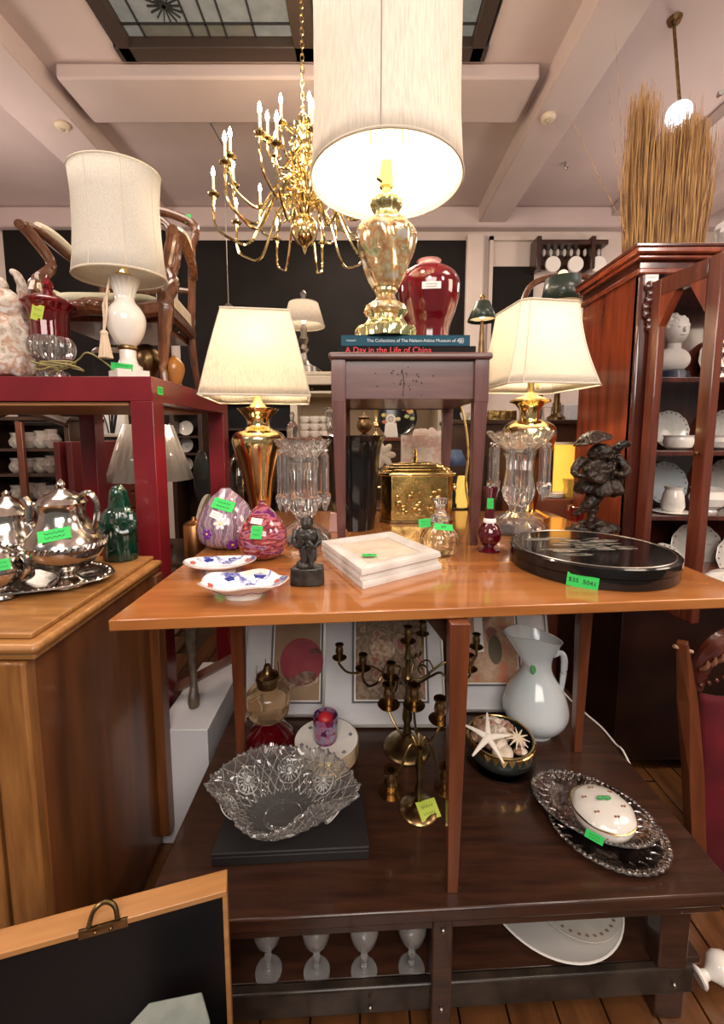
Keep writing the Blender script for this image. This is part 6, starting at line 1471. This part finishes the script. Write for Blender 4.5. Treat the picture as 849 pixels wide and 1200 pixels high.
for k in range(15):
    a = random.uniform(0, 6.28); r_ = R*.8*math.sqrt(random.random()); B().ball((r_*math.cos(a), r_*math.sin(a), .007), (.02, .015, .003), 8, 6, M=M).ob('painted_fruit', fm_[k % 4], t)
t = thing('mantel_clock', 'tiny white porcelain clock before the painted tray', 'clock', on(458, 3.0, ZQ)); s = SC(2.92, 1.55)
B().taper(0, 0, 0, 17*s, 0, 0, 17*s, 13*s).ob('case', porc, t, bevel=.004); B().lathe([(.001, 0), (6*s, 0), (6*s, .02), (.001, .02)], 20, M=Matrix.Translation((0, .01, 22*s)) @ Matrix.Rotation(PI/2, 4, 'X')).ob('dial', porc, t)
q = B(); q.tube([(3*s*math.cos(a), -.012, 22*s+3*s*math.sin(a)) for a in [2*PI*i/12 for i in range(12)]], .003, 4, closed=True); q.ob('dial_ring', pewter, t)
# tall narrow stand with white printed box and flower
t, w, h, zt = furn('low_stand', 'dark stand below the white flower box behind the brass caddy', 'stand', 400, 545, 596, 2.45, .35, dkw)
B().box((0, 0, h/2), (w, .35, h)).ob('body', dkw, t, bevel=.004)
ZV = zt+.0008
t = thing('printed_box', 'white box printed with pale shells behind the brass caddy', 'box', on(496, 2.6, ZV)); s = SC(2.6, 1.4)
hb_ = W(496, 510, 2.6).z-ZV
B().box((0, 0, hb_/2), (52*s, .12, hb_)).ob('carton', mat('pale_print_card', (.60, .52, .46), .5, c2=[(.70, .64, .58), (.58, .38, .32), (.72, .66, .62)], ns=9, lo=.4, hi=.62), t, bevel=.002)
q = B(); random.seed(14)
for k in range(16): q.ball((random.uniform(-16, 16)*s+4*s, 0, hb_+random.uniform(-.02, .02)), (.025, .02, .03), 8, 6, mod=rk)
q.ob('shell_topping', mat('pale_coral', (.66, .54, .48), .5, c2=(.74, .64, .58), ns=30), t)['kind'] = 'stuff'
t = thing('silk_magnolia', 'white silk magnolia blossom left of the brass caddy lid', 'flower', on(448, 2.5, ZV)); s = SC(2.5, 1.4); zc = W(448, 533, 2.5).z-ZV
B().tube([(0, 0, 0), (.01, 0, zc*.5), (0, 0, zc)], .005, 6, 4).ob('stem', mat('stem_green', (.05, .10, .03), .5), t)
for k in range(7):
    a = k*2*PI/7; B().ball((0, 0, 0), (.045, .006, .022), 10, 8, M=Matrix.Translation((.035*math.cos(a), -.03, zc+.035*math.sin(a))) @ Matrix.Rotation(-a, 4, 'Y')).ob('petal', mat('petal_white', (.72, .66, .58), .5), t)
t, D, _ = turned('mini_lamp', 'small lamp with blue cone shade behind the end table right leg', 'lamp', 533, 598, ZV, [('base', blackm, [(0, 7, 1), (.02, 7, 1), (.03, 3, 1), (.08, 5, 1), (.12, 2, 1), (.2, 2, 1)])], D=2.52)
zz = lambda py: W(533, py, 2.52).z-ZV; s = SC(2.52, 1.4)
B().lathe([(14*s, zz(545)), (6*s, zz(527))], 28, caps=False).ob('lamp_shade', mat('blue_shade', (.04, .07, .14), .6), t, solid=.003)
clutter('paper_lantern', 'small yellow lit paper shade beside the blue shaded lamp', 'lampshade', 541, ZV+.0, 2.50, mat('yellow_lit', (.6, .42, .1), .5, em=(1, .6, .12), es=.5), [(0, 7), (20, 7), (36, 5), (36.5, 4)])
clutter('silver_vase', 'small grey blue vase below the blue lamp', 'vase', 524, ZV, 2.52, pewter, [(0, 5), (8, 7), (20, 6), (28, 4)], sm=2)
# yellow cord
tag(B().tube([W(541, 476, 2.1), W(547, 505, 2.1), W(549, 535, 2.1), W(546, 570, 2.1), W(552, 597, 2.1)], .006, 6, 5).ob('electric_cord', mat('tan_cord', (.5, .34, .13), .5)), 'tan lamp cord hanging behind the right leg of the end table', 'cord')
# on dark buffet
t = thing('brass_gallery_box', 'brass edged mosaic box left on the dark buffet', 'box', on(587, 3.05, ZU)); s = SC(2.85, 1.6)
B().box((0, 0, 6*s), (34*s, .1, 12*s)).ob('body', emb, t, bevel=.003)
clutter('small_cup', 'small white and black cup at the left end of the dark buffet', 'cup', 545, ZU, 3.05, porc, [(0, 3), (4, 5), (9, 6)])
clutter('glass_tumbler', 'clear glass tumbler on the buffet right of the lamp neck', 'glass', 642, ZU, 3.0, crystal, [(0, 5), (6, 6), (15, 7)])
clutter('amber_goblet', 'dark amber goblet on the buffet beside the lamp neck', 'goblet', 652, ZU, 3.02, amber, [(0, 4), (2, 1), (8, 1), (10, 5), (20, 5)])
t = thing('glass_block', 'sparkling cut glass block at the right end of the buffet', 'glass', on(668, 3.0, ZU)); B().box((0, 0, .055), (.12, .06, .11)).ob('body', mat('blue_crystal', (.75, .82, .95), .05, trans=.5, c2=(.9, .95, 1), ns=60, bump=.6), t, bevel=.006)
# lit amber screen and things by it
t, w, h, zt = furn('low_cabinet', 'low reddish cabinet under the glowing amber lampshade', 'cabinet', 610, 706, 585, 2.35, .3, redw)
B().box((0, 0, h/2), (w, .3, h)).ob('body', redw, t, bevel=.004)
ZW7 = zt+.001
t = thing('amber_lampshade', 'glowing amber panelled box lampshade behind the carved figure', 'lampshade', on(664, 2.5, ZW7)); s = SC(2.5, 1.3)
zb_, zt_2 = W(664, 576, 2.45).z-ZW7, W(664, 521, 2.45).z-ZW7
B().box((0, 0, zb_*.5), (.1, .1, zb_-.004)).ob('stand', redw, t)
am = mat('amber_panel', (.65, .28, .04), .5, em=(1, .42, .05), es=.85, c2=(.7, .33, .06), ns=8)
for k in range(2): B().box((-.055+k*.13, -.06, (zb_+zt_2)/2), (.124, .01, zt_2-zb_)).ob('amber_pane', am, t)
for x in (-.122, .007, .14): B().box((x, -.065, (zb_+zt_2)/2), (.006, .014, zt_2-zb_+.01)).ob('mullion', brass_d, t)
for z in (zb_-.005, zt_2+.006): B().box((.01, -.03, z), (.29, .08, .014)).ob('edge_rail', creamw, t)
clutter('ruby_tumbler', 'ruby glass tumbler beside the carved figure', 'tumbler', 674, ZT+.0, 1.95, ruby, [(0, 8), (16, 10), (17, 9)], mod=upcut(10, .06))
clutter('yellow_flower_cup', 'little yellow flower shaped cup behind the carved figure', 'cup', 668, ZW7, 2.42, mat('yellow_ceramic', (.62, .40, .08), .3), [(0, 6), (5, 8), (12, 6), (22, 9)], mod=upcut(5, .2))
clutter('saucer_stack', 'low stack of pale saucers under the amber lampshade', 'saucers', 648, ZW7, 2.43, porc, [(0, 9), (1, 12), (2, 9), (3, 12), (4, 9), (5, 12)])
# small pink box by the crystal lustre
o = B().add([(-.04, -.03, 0), (.04, -.03, 0), (.04, .03, 0), (-.04, .03, 0), (-.035, -.0, .075), (-.01, -.0, .075), (-.01, .03, .075), (-.035, .03, .075)], [(3, 2, 1, 0), (4, 5, 6, 7), (0, 1, 5, 4), (1, 2, 6, 5), (2, 3, 7, 6), (3, 0, 4, 7)]).ob('mauve_wedge', mat('mauve_leather', (.38, .20, .17), .5), loc=on(397, 1.72, ZT), bevel=.003)
tag(o, 'mauve wedge shaped box between crystal lustre and end table leg', 'box')
# green shaded lamps
def green_lamp(label, px, y0, y1, r0, r1, Y, zb, mm, gl=True):
    t, D, _ = turned('green_shade_lamp', label, 'lamp', px, 480, zb, [('base', brass_d, [(0, 10, 1), (.02, 10, 1), (.05, 4, 1), (.2, 3, 1), (.3, 5, 1), (W(px, y0, Y).z-zb, 2, 1)]), ('finial', brass, [(y1+2, 1), (y1-2, 2), (y1-6, 3.5), (y1-10, .5)])], D=Y)
    s = SC(Y, 2.4); z = lambda py: W(px, py, Y).z-zb
    sh = B().lathe([(r0*s, z(y0)), (r1*s, z(y1))], 36, caps=False).ob('lamp_shade', mm, t, solid=.003)
    B().lathe([(r0*s*.985, z(y0)), (r1*s*.97, z(y1)-.002)], 36, caps=False).ob('shade_lining', mat('cream_lining', (.75, .62, .42), .6), sh)
    if gl: finial_bulb(t, z(y0*.6+y1*.4), 12, .02)
    return t
gsh = mat('dark_green_shade', (.025, .04, .03), .35, coat=.3)
green_lamp('lamp with small dark green cone shade between red vase and right lamp', 562, 376, 354, 17, 8, 3.0, ZU, gsh)
t = green_lamp('lamp with larger dark green shade and round finial over the right lampshade', 652, 356, 327, 23, 19, 2.97, ZU, gsh, False)
B().ball((0, 0, W(656, 321, 2.95).z-ZU), .034, 16, 10).ob('ball_finial', mat('glow_ball', (.8, .6, .35), .3, em=(1, .75, .4), es=.8), t)
bc = thing('wooden_chair', 'bent wood chair standing on the buffet behind the right lampshade', 'chair', (W(660, 340, 3.2).x, 3.18, ZU))
rel = lambda px, py: W(px, py, 3.25)-Vector(bc.location)
B().tube([rel(610, 364), rel(620, 338), rel(638, 327), rel(668, 323), rel(698, 330), rel(708, 364)], .022, 8, 4).ob('crest_rail', chairwood, bc)
for px in (610, 708): v = rel(px, 364); B().tube([tuple(v), (v.x*.8, .07, .4), (v.x*.75, .08, 0)], .018, 8, 3).ob('rear_leg', chairwood, bc)
B().box((0, .0, .4), (.4, .2, .04)).ob('seat', chairwood, bc, bevel=.01)
for x in (-.17, .17): B().taper(x, -.07, 0, .025, x, -.07, .38, .035).ob('front_leg', chairwood, bc)
# red vase on the end table
turned('red_vase', 'large glossy oxblood red vase beside the tall gilt lamp', 'vase', 501, 399, ZE+.0008, [('body', mat('oxblood_glaze', (.11, .002, .005), .06, c2=(.16, .004, .008), ns=4, coat=1), [(399, 24), (390, 24), (372, 29), (355, 34), (342, 36), (332, 35.5), (323, 31), (317, 23), (314, 15), (312, 13)], {'sm': 4, 'seg': 48}),
 ('lip', mat('pale_lip', (.60, .30, .28), .2), [(312.5, 13), (310, 12.5), (307.5, 13.5), (306.5, 14.5), (306, 12)])], D=1.92)
rv = [o for o in bpy.data.objects if o.name == 'red_vase'][0]
ctag(rv, 506, 334, 1.92-.136, 20, 7, whitetag, n=(0, -1, .25))
# white crocheted edge seen under the table at right
tag(B().ball((0, 0, 0), (.12, .09, .03), 30, 8, mod=lambda d: 1+.06*math.sin(24*math.atan2(d.y, d.x))).ob('lace_basket', porc, loc=on(862, 1.79, .89)), 'white lattice edged dish on the cabinet base at right edge', 'dish')
